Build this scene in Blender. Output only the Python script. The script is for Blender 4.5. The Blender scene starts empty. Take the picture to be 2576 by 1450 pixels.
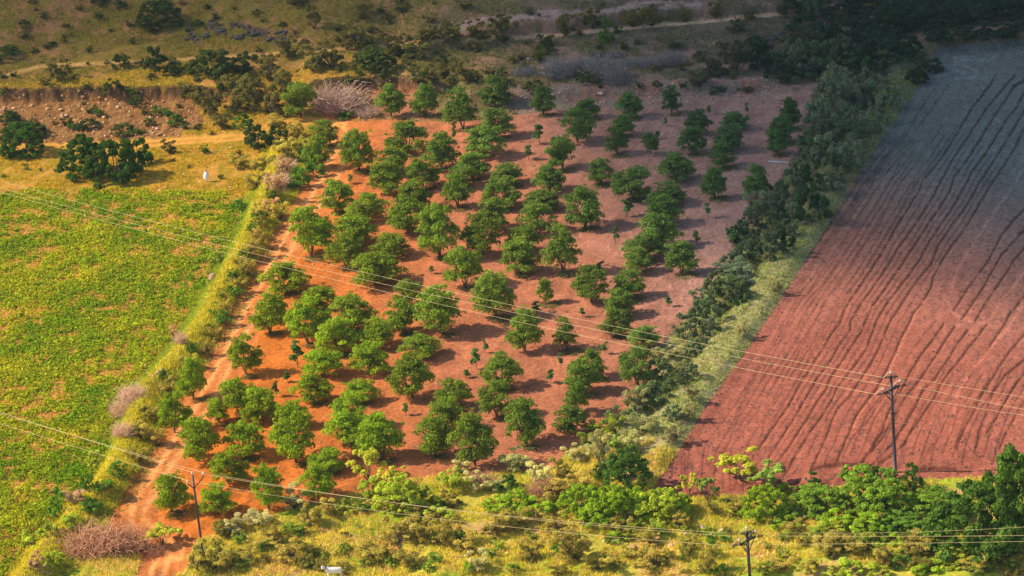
import bpy, math, random
import numpy as np
from mathutils import Vector, Matrix

SC = bpy.context.scene
COL = SC.collection
R = math.radians

# ------------------------------------------------------------------ camera
C = np.array([0.0, -376.0, 137.0])
PITCH, ROLL, HFOV = R(20.02), R(-5.2), R(18)
f_ = np.array([0, math.cos(PITCH), -math.sin(PITCH)])
r0 = np.array([1.0, 0, 0]); u0 = np.cross(r0, f_)
r_ = r0*math.cos(ROLL) + u0*math.sin(ROLL)
u_ = -r0*math.sin(ROLL) + u0*math.cos(ROLL)
F = 1288/math.tan(HFOV/2)
cam = bpy.data.cameras.new('camera'); cam.sensor_width = 36
cam.lens = 18/math.tan(HFOV/2); cam.clip_start = 1; cam.clip_end = 20000
camo = bpy.data.objects.new('camera', cam); COL.objects.link(camo)
M = Matrix(((r_[0], u_[0], -f_[0], C[0]), (r_[1], u_[1], -f_[1], C[1]), (r_[2], u_[2], -f_[2], C[2]), (0, 0, 0, 1)))
camo.matrix_world = M
SC.camera = camo

# ------------------------------------------------------------------ light
EL = R(41); AZ = math.atan2(0.10, -1.0)
SUN = np.array([math.cos(EL)*math.cos(AZ), math.cos(EL)*math.sin(AZ), math.sin(EL)])
sl = bpy.data.lights.new('sun', 'SUN'); sl.energy = 4.6; sl.angle = R(0.6); sl.color = (1.0, 0.90, 0.72)
so = bpy.data.objects.new('sun', sl); COL.objects.link(so)
so.rotation_euler = Vector(SUN).to_track_quat('Z', 'Y').to_euler()
w = bpy.data.worlds.new('World'); SC.world = w; w.use_nodes = True
nt = w.node_tree; bg = nt.nodes['Background']
sky = nt.nodes.new('ShaderNodeTexSky'); sky.sky_type = 'NISHITA'; sky.sun_disc = False
sky.sun_elevation = EL; sky.sun_rotation = math.atan2(SUN[0], SUN[1])
nt.links.new(sky.outputs[0], bg.inputs[0]); bg.inputs[1].default_value = 0.12
vs = SC.view_settings; vs.view_transform = 'Standard'; vs.look = 'None'; vs.exposure = 0.58; vs.gamma = 1
SC.cycles.max_bounces = 6; SC.cycles.diffuse_bounces = 3; SC.cycles.transmission_bounces = 3
SC.cycles.transparent_max_bounces = 8; SC.cycles.volume_bounces = 0

# ------------------------------------------------------------------ math helpers
rng = np.random.default_rng(7); random.seed(7)

def project(x, y, z):
    dx, dy, dz = x-C[0], y-C[1], z-C[2]
    zc = dx*f_[0]+dy*f_[1]+dz*f_[2]
    zc = np.where(zc < 1, 1, zc)
    return (1288+F*(dx*r_[0]+dy*r_[1]+dz*r_[2])/zc, 724.5-F*(dx*u_[0]+dy*u_[1]+dz*u_[2])/zc)

def ray(px, py):
    d = f_ + r_*(px-1288)/F - u_*(py-724.5)/F
    return d

def at_height(px, py, h):
    d = ray(px, py); t = (h-C[2])/d[2]
    return C + d*t

def hash2(ix, iy, s):
    h = (ix.astype(np.int64)*374761393 + iy.astype(np.int64)*668265263 + s*2147483647*31) & 0xffffffff
    h = ((h ^ (h >> 13))*1274126177) & 0xffffffff
    h = h ^ (h >> 16)
    return (h & 0xffffff)/float(0xffffff)

def vnoise(x, y, s=0):
    x0 = np.floor(x); y0 = np.floor(y); fx = x-x0; fy = y-y0
    fx = fx*fx*(3-2*fx); fy = fy*fy*(3-2*fy)
    a = hash2(x0, y0, s); b = hash2(x0+1, y0, s); c = hash2(x0, y0+1, s); d = hash2(x0+1, y0+1, s)
    return (a*(1-fx)+b*fx)*(1-fy)+(c*(1-fx)+d*fx)*fy

def fbm(x, y, s=0, o=4):
    v = 0; a = .5; t = 0
    for k in range(o):
        v = v+a*vnoise(x, y, s+k*17); t += a; a *= .5; x = x*2.03+11.1; y = y*2.03+5.7
    return v/t

def sstep(a, b, x):
    t = np.clip((x-a)/(b-a), 0, 1); return t*t*(3-2*t)

def in_poly(px, py, poly):
    ins = np.zeros(px.shape, bool); n = len(poly)
    for i in range(n):
        x1, y1 = poly[i]; x2, y2 = poly[(i+1) % n]
        if y1 == y2: continue
        c = ((y1 > py) != (y2 > py)) & (px < (x2-x1)*(py-y1)/(y2-y1)+x1)
        ins ^= c
    return ins

def line_dist(px, py, pts, reach, ys=1.0):
    """distance in picture units to a polyline, vertical distances scaled by ys"""
    out = np.full(px.shape, 1e6)
    for (x1, y1), (x2, y2) in zip(pts[:-1], pts[1:]):
        m = (px > min(x1, x2)-reach) & (px < max(x1, x2)+reach) & (py > min(y1, y2)-reach) & (py < max(y1, y2)+reach)
        if not m.any(): continue
        qx, qy = px[m], py[m]; ex, ey = x2-x1, y2-y1
        t = np.clip(((qx-x1)*ex+(qy-y1)*ey)/(ex*ex+ey*ey+1e-9), 0, 1)
        d = np.hypot(qx-x1-t*ex, (qy-y1-t*ey)*ys)
        out[m] = np.minimum(out[m], d)
    return out

# ------------------------------------------------------------------ base land form
def z_base(x, y):
    ys = 79 + 6*sstep(20, 70, x) + 6*sstep(-20, -60, x)
    d = np.maximum(0, y-ys)
    h = 0.13*np.minimum(d, 45) + 0.24*np.clip(d-30, 0, 160) + 0.10*np.clip(d-190, 0, 600)
    h = h*sstep(-2, 18, d+0) if False else h
    h = h + sstep(0, 25, d)*(fbm(x/14, y/14, 3)-.5)*2.2 + sstep(0, 25, d)*(fbm(x/4, y/4, 9)-.5)*.8
    h = h + (fbm(x/30, y/30, 5)-.5)*0.7
    # near slope falls away below the foreground scrub
    h = h - 0.05*np.maximum(0, -58-y)
    return h

def up_base(px, py, extra=0.0):
    d = ray(px, py)
    ts = np.linspace(240, 1200, 1400)
    X = C[0]+d[0]*ts; Y = C[1]+d[1]*ts; Z = C[2]+d[2]*ts
    g = z_base(X, Y)+extra
    k = np.argmax(Z < g)
    if k == 0: k = len(ts)-1
    a = (Z[k-1]-g[k-1]); b = (Z[k]-g[k]); t = ts[k-1]+(ts[k]-ts[k-1])*a/(a-b+1e-9)
    return C[0]+d[0]*t, C[1]+d[1]*t

def wl(pts, extra=0.0):
    return np.array([up_base(px, py, extra) for px, py in pts])

xs = np.concatenate([-78-np.geomspace(1, 2400, 40)[::-1], np.arange(-78, 12, .24), np.arange(12, 80, .12), 80+np.geomspace(.5, 2400, 40)])
ysg = np.concatenate([-80-np.geomspace(1, 700, 22)[::-1], np.arange(-80, 92, .36), np.arange(92, 190, .42), 190+np.geomspace(1, 2400, 40)])
X, Y = np.meshgrid(xs, ysg)
Z = z_base(X, Y)
# banks that run across the slope: (edge in the picture, height, width of the face)
LIP_SHADE = []
def bank(pts, h, wdt, decay, extra):
    global Z
    L = wl(pts, extra); o = np.argsort(L[:, 0]); L = L[o]
    yl = np.interp(X, L[:, 0], L[:, 1])+(fbm(X/1.3, Y/1.5, 21, 5)-.5)*1.5+(fbm(X/9, X*0+3, 22)-.5)*3
    e = sstep(L[0, 0]-5, L[0, 0], X)*(1-sstep(L[-1, 0], L[-1, 0]+5, X))
    d = Y-yl
    if h > 1.9: LIP_SHADE.append(e*sstep(-.75, -.45, d)*(1-sstep(-.05, .25, d)))
    Z = Z + e*h*sstep(-wdt, 0, d)*(1-sstep(2, decay, d)) 
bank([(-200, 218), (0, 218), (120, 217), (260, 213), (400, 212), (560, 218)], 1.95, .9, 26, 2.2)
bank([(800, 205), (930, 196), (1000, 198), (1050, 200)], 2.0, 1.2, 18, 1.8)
bank([(1060, 108), (1200, 82), (1500, 38), (1800, 20), (2000, 8)], 1.6, 2.5, 20, 1.4)
bank([(1200, 235), (1400, 232), (1700, 215), (1900, 205)], 1.3, 3, 15, 1.0)
bank([(2080, 165), (2250, 165), (2380, 105), (2700, 85)], 1.5, 3, 20, 1.0)
# ridge along the left of the orchard track
RID = [(700, 380), (672, 450), (650, 500), (612, 590), (575, 660), (545, 715), (500, 800), (440, 880), (400, 925), (345, 985), (325, 1060), (290, 1150), (235, 1225), (175, 1290), (110, 1370), (40, 1450), (-40, 1560)]
L = wl(RID, 1.4); o = np.argsort(L[:, 1]); L = L[o]
xl = np.interp(Y, L[:, 1], L[:, 0]); e = sstep(L[0, 1]-8, L[0, 1], Y)*(1-sstep(L[-1, 1]-3, L[-1, 1]+6, Y))
d = X-xl+(fbm(X*0+1, Y/5, 31)-.5)*1.2
Z = Z + e*1.5*np.where(d < 0, sstep(-1.9, -.1, d), 1-sstep(.3, 3.9, d))
# the orchard and its track lie a little below the crop field
# berm beside the ploughed field
BER = [(2330, 180), (2300, 230), (2230, 330), (2160, 430), (2085, 560), (2020, 660), (1945, 775), (1860, 900), (1780, 1010), (1700, 1140), (1650, 1225)]
L = wl(BER, .2); o = np.argsort(L[:, 1]); L = L[o]
xb = np.interp(Y, L[:, 1], L[:, 0]); e = sstep(L[0, 1]-6, L[0, 1], Y)*(1-sstep(L[-1, 1], L[-1, 1]+6, Y))
d = X-xb
Z = Z + e*(.45+.5*fbm(X/3, Y/3, 77))*sstep(0.1, -1.6, d)*sstep(-10, -3.5, d)
Z = Z - e*.9*np.exp(-((d+6.2)/1.2)**2)
# front scrub hummocks
fr = sstep(-52, -62, Y+0.10*X)
Z = Z + fr*(fbm(X/5, Y/5, 41)-.5)*1.8

PX, PY = project(X, Y, Z)
near = (np.abs(X) < 90) & (Y < 200) & (Y > -85)
wobx = (fbm(X/1.6, Y/2.5, 51, 3)-.5)*30; woby = (fbm(X/1.6, Y/2.5, 61, 3)-.5)*16
WX, WY = PX+wobx, PY+woby

def T(c, r, pts):
    oy = [0, 362.25, 724.5, 1087.4][r]
    return [(644*c+a/4.0, oy+b/4.0) for a, b in pts]

CROP = [(-400, 478), (0, 476), (350, 480), (560, 484), (610, 500), (600, 560), (575, 610), (548, 650), (520, 705), (470, 790), (400, 885), (340, 955), (300, 1040), (270, 1130), (225, 1205), (150, 1290), (70, 1380), (-30, 1500), (-500, 1700), (-1500, 1700), (-1500, 478)]
ORCH = [(775, 318), (950, 302), (1100, 306), (1200, 303), (1330, 283), (1500, 272), (1700, 256), (1900, 242), (2040, 226), (2045, 300), (1995, 400), (1925, 520), (1850, 600), (1812, 690), (1740, 790), (1665, 860), (1645, 960), (1545, 1070), (1480, 1100), (1425, 1130), (1400, 1175), (1200, 1195), (1000, 1205), (880, 1245), (700, 1290), (560, 1335), (440, 1390), (330, 1390), (268, 1325), (330, 1210), (430, 1115), (495, 1010), (555, 880), (635, 720), (715, 570), (795, 470), (800, 380)]
PLOU = [(2325, 185), (2365, 120), (2576, 98), (3000, 60), (4200, 0), (4200, 1100), (3000, 1150), (2576, 1195), (2350, 1205), (2100, 1225), (1930, 1245), (1760, 1250), (1630, 1245), (1700, 1145), (1780, 1015), (1860, 905), (1945, 780), (2020, 665), (2085, 565), (2160, 435), (2230, 335), (2300, 232)]
ROAD = [(850, 318), (858, 370), (842, 420), (797, 495), (744, 575), (697, 660), (652, 745), (604, 830), (564, 915), (512, 1010), (455, 1100), (395, 1200), (345, 1270), (345, 1310), (385, 1350), (440, 1385)]
ROADB = [(385, 1350), (410, 1400), (385, 1460)]
TRK = [(-300, 372), (100, 369), (350, 362), (500, 352), (615, 344), (690, 312), (780, 302), (860, 312)]
TRL = [(-200, 200), (0, 190), (110, 166), (230, 160), (430, 152), (620, 140), (860, 122), (1000, 112), (1100, 102), (1290, 96), (1420, 86), (1600, 68), (1760, 55), (1930, 38), (2060, 22), (2250, 8)]

def blur(a, n=1):
    for _ in range(n):
        b = a.copy(); b[1:-1, 1:-1] = (a[1:-1, 1:-1]*2+a[:-2, 1:-1]+a[2:, 1:-1]+a[1:-1, :-2]+a[1:-1, 2:])/6; a = b
    return a
m_crop = in_poly(WX*.6+PX*.4, PY*.5+WY*.5, CROP) & (Y < 120)
m_orch = in_poly(WX*.5+PX*.5, WY*.5+PY*.5, ORCH) & near
m_plou = in_poly(PX, PY, PLOU) & (Y < 130) & (Y > -90)
SX = .5*PX+.5*WX
d_road = np.minimum(line_dist(SX, PY, ROAD, 90, .8), line_dist(SX, PY, ROADB, 90, .8))
rw = 46 + 0*PX
m_road = (d_road < rw) & near
d_trk = line_dist(PX, PY, TRK, 60, 1.0)
d_trl = line_dist(PX, PY, TRL, 40, 1.0)

# ---- furrows of the ploughed field, traced as lines on the ground
T8 = lambda p: T(3, 1, p)
T12 = lambda p: T(3, 2, p)
T16 = lambda p: T(3, 3, p)
T4 = lambda p: T(3, 0, p)
FUR = [
 T4([(2280,770),(2210,890),(2060,1080),(1960,1240),(1840,1449)])+T8([(1700,200),(1560,360),(1500,500),(1400,660),(1310,800),(1230,950),(1150,1080),(1040,1260),(920,1440)])+T12([(830,110),(760,240),(720,350),(620,480),(560,600),(480,720),(390,870),(320,970),(250,1110),(150,1260),(20,1449)])+T16([(-90,150)]),
 T4([(2480,760),(2380,870),(2260,1010),(2130,1190),(2060,1300),(1970,1440)])+T8([(1830,200),(1740,380),(1640,560),(1540,720),(1440,860),(1340,1000),(1270,1110),(1160,1290),(1060,1440)])+T12([(940,150),(830,330),(820,430),(720,570),(600,770),(500,900),(400,1080),(310,1230),(190,1420)])+T16([(80,140),(0,250)]),
 T4([(2576,810),(2470,870),(2390,1000),(2300,1130),(2200,1290),(2110,1440)])+T8([(1990,180),(1870,340),(1830,470),(1740,620),(1650,750),(1540,910),(1440,1070),(1330,1230),(1190,1440)])+T12([(1070,150),(1000,280),(930,450),(830,600),(720,770),(640,880),(590,1000),(490,1150),(400,1300),(310,1440)])+T16([(190,180),(80,320),(0,410)]),
 T4([(2650,800),(2576,940),(2500,1080),(2400,1200),(2260,1430)])+T8([(2180,110),(2050,280),(2000,390),(1930,510),(1830,680),(1740,800),(1620,980),(1540,1140),(1430,1300),(1320,1440)])+T12([(1190,160),(1100,310),(1040,470),(980,620),(900,740),(790,880),(690,1010),(640,1130),(550,1270),(430,1440)])+T16([(280,230),(200,370),(110,500)]),
 T4([(2750,900),(2576,1120),(2380,1440)])+T8([(2270,170),(2130,380),(2060,520),(1950,680),(1800,890),(1710,1030),(1640,1200),(1510,1360),(1450,1440)])+T12([(1340,170),(1240,310),(1180,440),(1120,600),(1030,760),(960,870),(900,960),(820,1090),(710,1200),(640,1340),(610,1440)])+T16([(530,170),(430,380)]),
 T4([(2800,1050),(2576,1300),(2510,1440)])+T8([(2380,200),(2260,380),(2150,560),(2060,720),(1960,880),(1830,1050),(1730,1200),(1660,1340),(1640,1440)])+T12([(1560,140),(1460,260),(1390,400),(1320,540),(1260,680),(1180,850),(1100,1000),(1000,1130),(900,1260),(840,1400)])+T16([(740,180),(680,310)]),
 T12([(1870,220),(2010,0)])+T8([(2230,1150),(2330,950),(2400,850),(2576,650),(2800,350)]),
 T12([(1960,290),(2160,0)])+T8([(2350,1120),(2576,860),(2800,560)]),
 T12([(2080,330),(2190,150),(2290,0)])+T8([(2490,1150),(2576,1050),(2800,760)]),
 T12([(1770,360),(1650,530),(1520,690),(1440,830),(1370,960),(1280,1130),(1200,1260),(1150,1449)])+T16([(1050,140),(940,300)]),
 T12([(1880,390),(1760,560),(1650,730),(1560,880),(1430,1030),(1300,1230),(1230,1360)])+T16([(1150,60),(1000,230),(940,310)]),
 T12([(2010,415),(1900,570),(1780,760),(1690,900),(1540,1050),(1490,1180),(1340,1430)])+T16([(1250,120),(1060,310)]),
 T12([(2200,360),(2100,500),(1980,650),(1830,840),(1730,980),(1680,1090),(1540,1290),(1440,1449)])+T16([(1380,100),(1290,200),(1110,310)]),
 T12([(2576,470),(2430,640),(2300,830),(2160,1060),(2060,1250),(1960,1449)])+T16([(1900,160)]),
 T12([(2576,720),(2380,880),(2260,1050),(2200,1230),(2120,1449)])+T16([(2090,150)]),
 T12([(2576,850),(2460,1010),(2330,1240),(2210,1449)]),
 T12([(2576,1150),(2480,1300),(2400,1449)])+T16([(2330,160)]),
 T12([(2700,0),(2560,100),(2420,280),(2340,420),(2240,570)]),
 T16([(450,370),(560,340),(700,325),(900,318)]),
 T16([(110,525),(260,530),(300,500)]),
 T16([(1540,370),(1700,365),(1900,370)]),
]
FAINT = [
 T4([(1840,830),(1740,960),(1640,1110),(1500,1280),(1400,1449)])+T8([(1250,140),(1120,330),(1000,480),(900,660),(800,800)]),
 T4([(1700,860),(1560,1060),(1450,1240),(1340,1449)])+T8([(1200,170),(1060,370),(980,520),(880,660),(780,800)]),
 T8([(1460,0),(1330,180),(1240,350),(1170,480),(1060,640),(960,800),(830,1010),(700,1200),(560,1400)])+T12([(450,60),(330,220),(180,440),(60,640),(-60,850)]),
 T8([(1590,0),(1480,200),(1330,400),(1230,560),(1130,800),(980,1000),(870,1180),(740,1400)])+T12([(620,60),(480,330),(350,560),(230,800),(120,1000),(0,1250)])+T16([(-80,80),(-250,300)]),
 T8([(1740,60),(1600,230),(1470,400),(1390,560),(1300,720),(1220,860),(1080,1080),(960,1280),(850,1440)])+T12([(700,150),(560,420),(440,640),(330,860),(200,1100),(60,1330)])+T16([(-20,60),(-200,330)]),
 T8([(700,940),(580,1120),(470,1320)])+T12([(360,0),(240,200),(110,430),(0,600),(-100,800),(-230,1050),(-330,1300)])+T16([(-480,120),(-600,330)]),
 T8([(800,940),(680,1150),(560,1320)])+T12([(280,200),(150,420),(20,620),(-120,880),(-260,1150)])+T16([(-380,80),(-540,330)]),
 T12([(1700,330),(1560,470),(1440,640),(1330,800),(1220,1000),(1100,1180),(1000,1350)])+T16([(850,50),(760,220)]),
 T16([(1160,300),(1040,440),(960,480)]),
 T16([(700,400),(660,470)]),
]
LIGHT = [
 T8([(2576,240),(2400,520),(2290,660),(2120,920),(1990,1120),(1910,1250),(1870,1360),(1850,1440)])+T12([(1810,120),(1830,230),(1900,280),(1990,320),(2070,345)]),
 T12([(2070,345),(2190,345),(2250,290),(2350,120),(2460,0)])+T8([(2576,1290)]),
 T4([(1810,530),(1760,570),(1765,640),(1820,680),(1900,710),(1975,735)]),
 T4([(1990,570),(1880,580),(1880,610),(1920,640),(2010,670),(2100,710),(2120,750),(2060,780),(1900,790)]),
 T4([(1940,600),(2120,605),(2230,600),(2290,565)]),
 T12([(1590,110),(1500,230),(1400,420),(1340,560),(1270,700),(1220,820)]),
 T12([(2560,160),(2400,420),(2280,560),(2150,720),(2050,830),(1960,960),(1900,1080),(1870,1250),(1830,1449)]),
 T12([(1080,1040),(960,1210),(850,1400)]),
 T8([(1300,60),(1180,230),(1050,420),(960,570),(860,730)]),
]
def xat(p, y):
    q = sorted([(b, a) for a, b in p]); ys_ = [t[0] for t in q]; return float(np.interp(y, ys_, [t[1] for t in q]))
gg = random.Random(4)
for k_ in range(1, 19):
    if k_ in (3, 8): continue
    top = 330+gg.uniform(-20, 60); jit = gg.uniform(-4, 4)
    FAINT.append([(xat(FUR[0], y)-k_*17*(1+.1*math.sin(k_))*(.8+.35*(y-300)/900)-jit, y) for y in range(int(max(250, top)), 1250, 45)])
for k_ in range(5):
    FAINT.append([(.5*(xat(FUR[k_], y)+xat(FUR[k_+1], y))+gg.uniform(-2, 2), y) for y in range(330+20*k_, 1180, 50)])
for k_ in range(1, 16):
    FAINT.append([(xat(FUR[5], y)+k_*24*(.8+.3*(y-300)/900)+gg.uniform(-2, 2), y) for y in range(930+10*(k_ % 3), 1190, 50)])
d_f = np.full(PX.shape, 1e6); d_ft = d_f.copy(); d_lt = d_f.copy()
wx = PX+(fbm(X*.5, Y*.3, 91, 2)-.5)*4
for p in FUR: d_f = np.minimum(d_f, line_dist(wx, PY, p, 20, .5))
for p in FAINT: d_ft = np.minimum(d_ft, line_dist(wx, PY, p, 20, .5))
for p in LIGHT: d_lt = np.minimum(d_lt, line_dist(wx, PY, p, 20, .8))
brk = .45+.55*sstep(.22, .45, fbm(X/.8, Y/1.6, 101, 3))
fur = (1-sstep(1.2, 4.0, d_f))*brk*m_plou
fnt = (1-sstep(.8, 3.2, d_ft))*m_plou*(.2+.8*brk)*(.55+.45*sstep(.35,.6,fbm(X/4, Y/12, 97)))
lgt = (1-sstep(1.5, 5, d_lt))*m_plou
# faint tillage lines
row_u = X - .0*Y
till = m_plou*0.5*(1+np.sin((PX+PY*.42)/5.2+fbm(X/3, Y/9, 5)*8))
clod = fbm(X/.28, Y/.5, 111, 2)
Z = Z - .07*fur - .03*fnt - .02*lgt + m_plou*((clod-.5)*.05+.012*till)
# wheel ruts in the tracks
rut = np.exp(-((d_road-15)/6)**2)*m_road
rut2 = np.exp(-((d_trk-5)/2.5)**2)
Z = Z - .09*rut - .05*rut2 + m_road*(-.10)
orows = m_orch*(.5+.5*np.sin((PX*.55+PY*.45)/7.0+fbm(X/5, Y/8, 15)*9))*sstep(.45, .65, fbm(X/6, Y/14, 19))
Z = Z + m_orch*((fbm(X/.5, Y/.9, 121, 3)-.5)*.16+.09*orows)
rough = near*(~m_orch)*(~m_plou)*(~m_road)
Z = Z + rough*(fbm(X/.8, Y/.8, 131, 3)-.5)*.22
erod = in_poly(WX, WY, [(-300, 222), (460, 222), (520, 300), (440, 345), (200, 360), (-300, 360)]) & near
erod2 = in_poly(WX, WY, [(930, 205), (1060, 205), (1120, 300), (900, 305)]) & near
rub = in_poly(WX, WY, [(1280, 215), (1950, 190), (2000, 235), (1700, 262), (1300, 285)]) & near
Z = Z + erod*(fbm(X/.9, Y/.9, 141, 3)-.5)*.8

# ---- earth colours (albedo, some shade painted in)
def lerp(a, b, t): return a+(b-a)*t[..., None]
def c3(*v): return np.array(v, float)*np.ones(PX.shape+(1,))
n1 = fbm(X/7, Y/9, 201); n2 = fbm(X/1.5, Y/2.2, 211, 3); n3 = fbm(X/.5, Y/.9, 221, 2)
east = sstep(-75, 80, X)
col = lerp(c3(.25, .17, .035), c3(.16, .125, .08), sstep(-45, 30, X))         # hill turf
soilh = lerp(c3(.36, .17, .07), c3(.27, .165, .125), sstep(-45, 30, X))
col = lerp(col, soilh, sstep(.47, .62, fbm(X/5, Y/4, 231)*.6+n2*.4))
# left meadow below the hill
mead = sstep(130, 60, Y)*sstep(-5, -25, X)
col = lerp(col, lerp(c3(.46, .28, .02), c3(.62, .31, .04), sstep(.42, .60, n2)), mead*.8)
slopec = lerp(c3(.36, .135, .04), c3(.27, .14, .055), n2)
col = lerp(col, slopec, blur(erod*1.0, 2)*.9)
col = lerp(col, c3(.50, .19, .10), blur(erod2*1.0, 2)*.9)
col = lerp(col, lerp(c3(.36, .18, .13), c3(.22, .17, .13), sstep(.4, .6, n2)), blur(rub*1.0, 3)*.8)
for q_ in LIP_SHADE: col = lerp(col, c3(.10, .055, .035), q_*sstep(.3, .5, n2+.08))  # overhang shadow under the bank lip, painted as a dark brown band
# pale rock strips and dark rock on the hill
pal = blur((line_dist(WX, WY, [(1080, 78), (1160, 66), (1220, 48), (1300, 46), (1450, 30), (1500, 34), (1600, 16), (1750, 12)], 30, 1.2) < 11)*1.0, 1)
col = lerp(col, c3(.46, .30, .25), pal*.7*sstep(.3, .5, n2))
drk = blur((line_dist(WX, WY, [(470, 92), (540, 70), (620, 80), (700, 95)], 40, 1.2) < 22)*1.0, 1)*sstep(.45, .6, n2)
drk = np.maximum(drk, blur((line_dist(WX, WY, [(1490, 140), (1570, 140)], 40, 1.2) < 8)*1.0, 1))
drk = np.maximum(drk, blur((line_dist(WX, WY, [(1930, 100), (2000, 85)], 40, 1.2) < 22)*1.0, 1)*sstep(.4, .5, n2))
col = lerp(col, c3(.12, .09, .08), drk*.7)
# foreground scrub floor
fg = sstep(-48, -56, Y+.10*X)*1.0
fgc = lerp(lerp(c3(.56, .46, .06), c3(.60, .36, .13), sstep(.45, .6, fbm(X/4, Y/5, 241))), c3(.36, .40, .03), sstep(.5, .62, fbm(X/6, Y/3, 251)))
col = lerp(col, fgc, fg)
# left ridge and the bright grass beside it
Lr = wl(RID, 1.4); o = np.argsort(Lr[:, 1]); Lr = Lr[o]; xr = np.interp(Y, Lr[:, 1], Lr[:, 0]); dr = X-xr
ridm = sstep(-3.2, -2.4, dr)*(1-sstep(3.9, 4.7, dr+(n1-.5)*2))*(Y < 70)*(Y > -100)
rg = lerp(c3(.62, .46, .05), c3(.48, .42, .04), sstep(.2, 3.5, dr+n2*2))
rg = lerp(rg, c3(.34, .38, .05), sstep(-.1, -.9, dr+(n2-.5)*2.5)*sstep(55, 30, Y)*sstep(-45, -30, Y))
rg = lerp(rg, c3(.42, .24, .10), sstep(.55, .70, n1)*.7)
rg = lerp(rg, c3(.50, .22, .12), np.exp(-((dr+.25)/.18)**2)*.9)
col = lerp(col, rg, ridm)
# right berm
Lb = wl(BER, .2); o = np.argsort(Lb[:, 1]); Lb = Lb[o]; xbb = np.interp(Y, Lb[:, 1], Lb[:, 0]); db = X-xbb
berm = (1-sstep(-.2, .1, db))*sstep(-11, -9.5, db)*sstep(-58, -52, Y)*(1-sstep(84, 90, Y))
bcol = lerp(lerp(c3(.46, .40, .17), c3(.33, .30, .18), n2), c3(.19, .19, .13), sstep(-10, 60, Y))
bcol = lerp(bcol, c3(.45, .28, .20), sstep(.58, .68, fbm(X/2.5, Y/4, 271))*.6)
col = lerp(col, bcol, berm)
# crop field soil, orchard soil, ploughed soil
mb = blur(m_crop*1.0, 2)
col = lerp(col, lerp(c3(.70, .30, .075), c3(.60, .23, .06), n2), mb)
ocol = lerp(lerp(c3(.68, .195, .030), c3(.50, .175, .085), sstep(-32, 0, X)), c3(.33, .19, .155), sstep(0, 34, X+.12*Y))
ocol = ocol*(1-.16*orows[..., None])*(.84+.30*n2[..., None])*(.92+.16*n3[..., None])
mo = blur(m_orch*1.0, 1)
col = lerp(col, ocol, mo)
gp = np.clip(sstep(-55, 95, Y)*.85+sstep(38, 75, X)*.25, 0, 1)  # dimming towards the far right, painted into the ploughed soil colour
pcol = lerp(lerp(c3(.40, .122, .074), c3(.29, .150, .115), sstep(0, .5, gp)), c3(.132, .152, .140), sstep(.30, .75, gp))
pcol = pcol*(.80+.36*n3[..., None])*(.88+.24*n1[..., None])
pcol = lerp(pcol, c3(.075, .065, .06), sstep(.66, .80, clod)*.6)
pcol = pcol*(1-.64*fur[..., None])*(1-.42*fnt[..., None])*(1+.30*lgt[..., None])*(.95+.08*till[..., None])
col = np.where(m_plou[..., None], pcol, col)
# tracks
rcol = lerp(c3(.62, .19, .045), c3(.92, .38, .12), np.clip(np.exp(-((d_road-14)/6.5)**2)+.22*n2, 0, 1))
col = lerp(col, rcol, blur(m_road*1.0, 2))
tk = (1-sstep(7, 13, d_trk))*(.35+.65*np.exp(-((d_trk-5)/3)**2))
col = lerp(col, c3(.86, .38, .07), np.clip(tk, 0, 1)*.85*near)
tl = (1-sstep(2.5, 6, d_trl))
col = lerp(col, lerp(c3(.70, .38, .11), c3(.66, .42, .24), sstep(-30, 20, X)), tl*.9*near*sstep(.25, .4, n2+.1))
col = col*(.86+.28*n2[..., None])
col = np.clip(col, .01, .9)

# ------------------------------------------------------------------ materials
def new_mat(name):
    m = bpy.data.materials.new(name); m.use_nodes = True
    n = m.node_tree; n.nodes.clear(); out = n.nodes.new('ShaderNodeOutputMaterial')
    return m, n, out

def ground_mat():
    m, n, out = new_mat('earth')
    N = n.nodes.new; k = n.links.new
    at = N('ShaderNodeAttribute'); at.attribute_name = 'col'
    tc = N('ShaderNodeTexCoord')
    ns = N('ShaderNodeTexNoise'); ns.inputs['Scale'].default_value = 2.6; ns.inputs['Detail'].default_value = 6; ns.inputs['Roughness'].default_value = .7
    k(tc.outputs['Object'], ns.inputs['Vector'])
    mr = N('ShaderNodeMapRange'); mr.inputs[1].default_value = .3; mr.inputs[2].default_value = .7; mr.inputs[3].default_value = .58; mr.inputs[4].default_value = 1.38
    k(ns.outputs['Fac'], mr.inputs[0])
    mx = N('ShaderNodeVectorMath'); mx.operation = 'SCALE'; k(at.outputs['Color'], mx.inputs[0]); k(mr.outputs[0], mx.inputs['Scale'])
    bp = N('ShaderNodeBump'); bp.inputs['Strength'].default_value = .8; bp.inputs['Distance'].default_value = .12; k(ns.outputs['Fac'], bp.inputs['Height'])
    d = N('ShaderNodeBsdfDiffuse'); d.inputs['Roughness'].default_value = .8; k(mx.outputs[0], d.inputs['Color']); k(bp.outputs[0], d.inputs['Normal'])
    k(d.outputs[0], out.inputs[0]); return m

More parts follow.
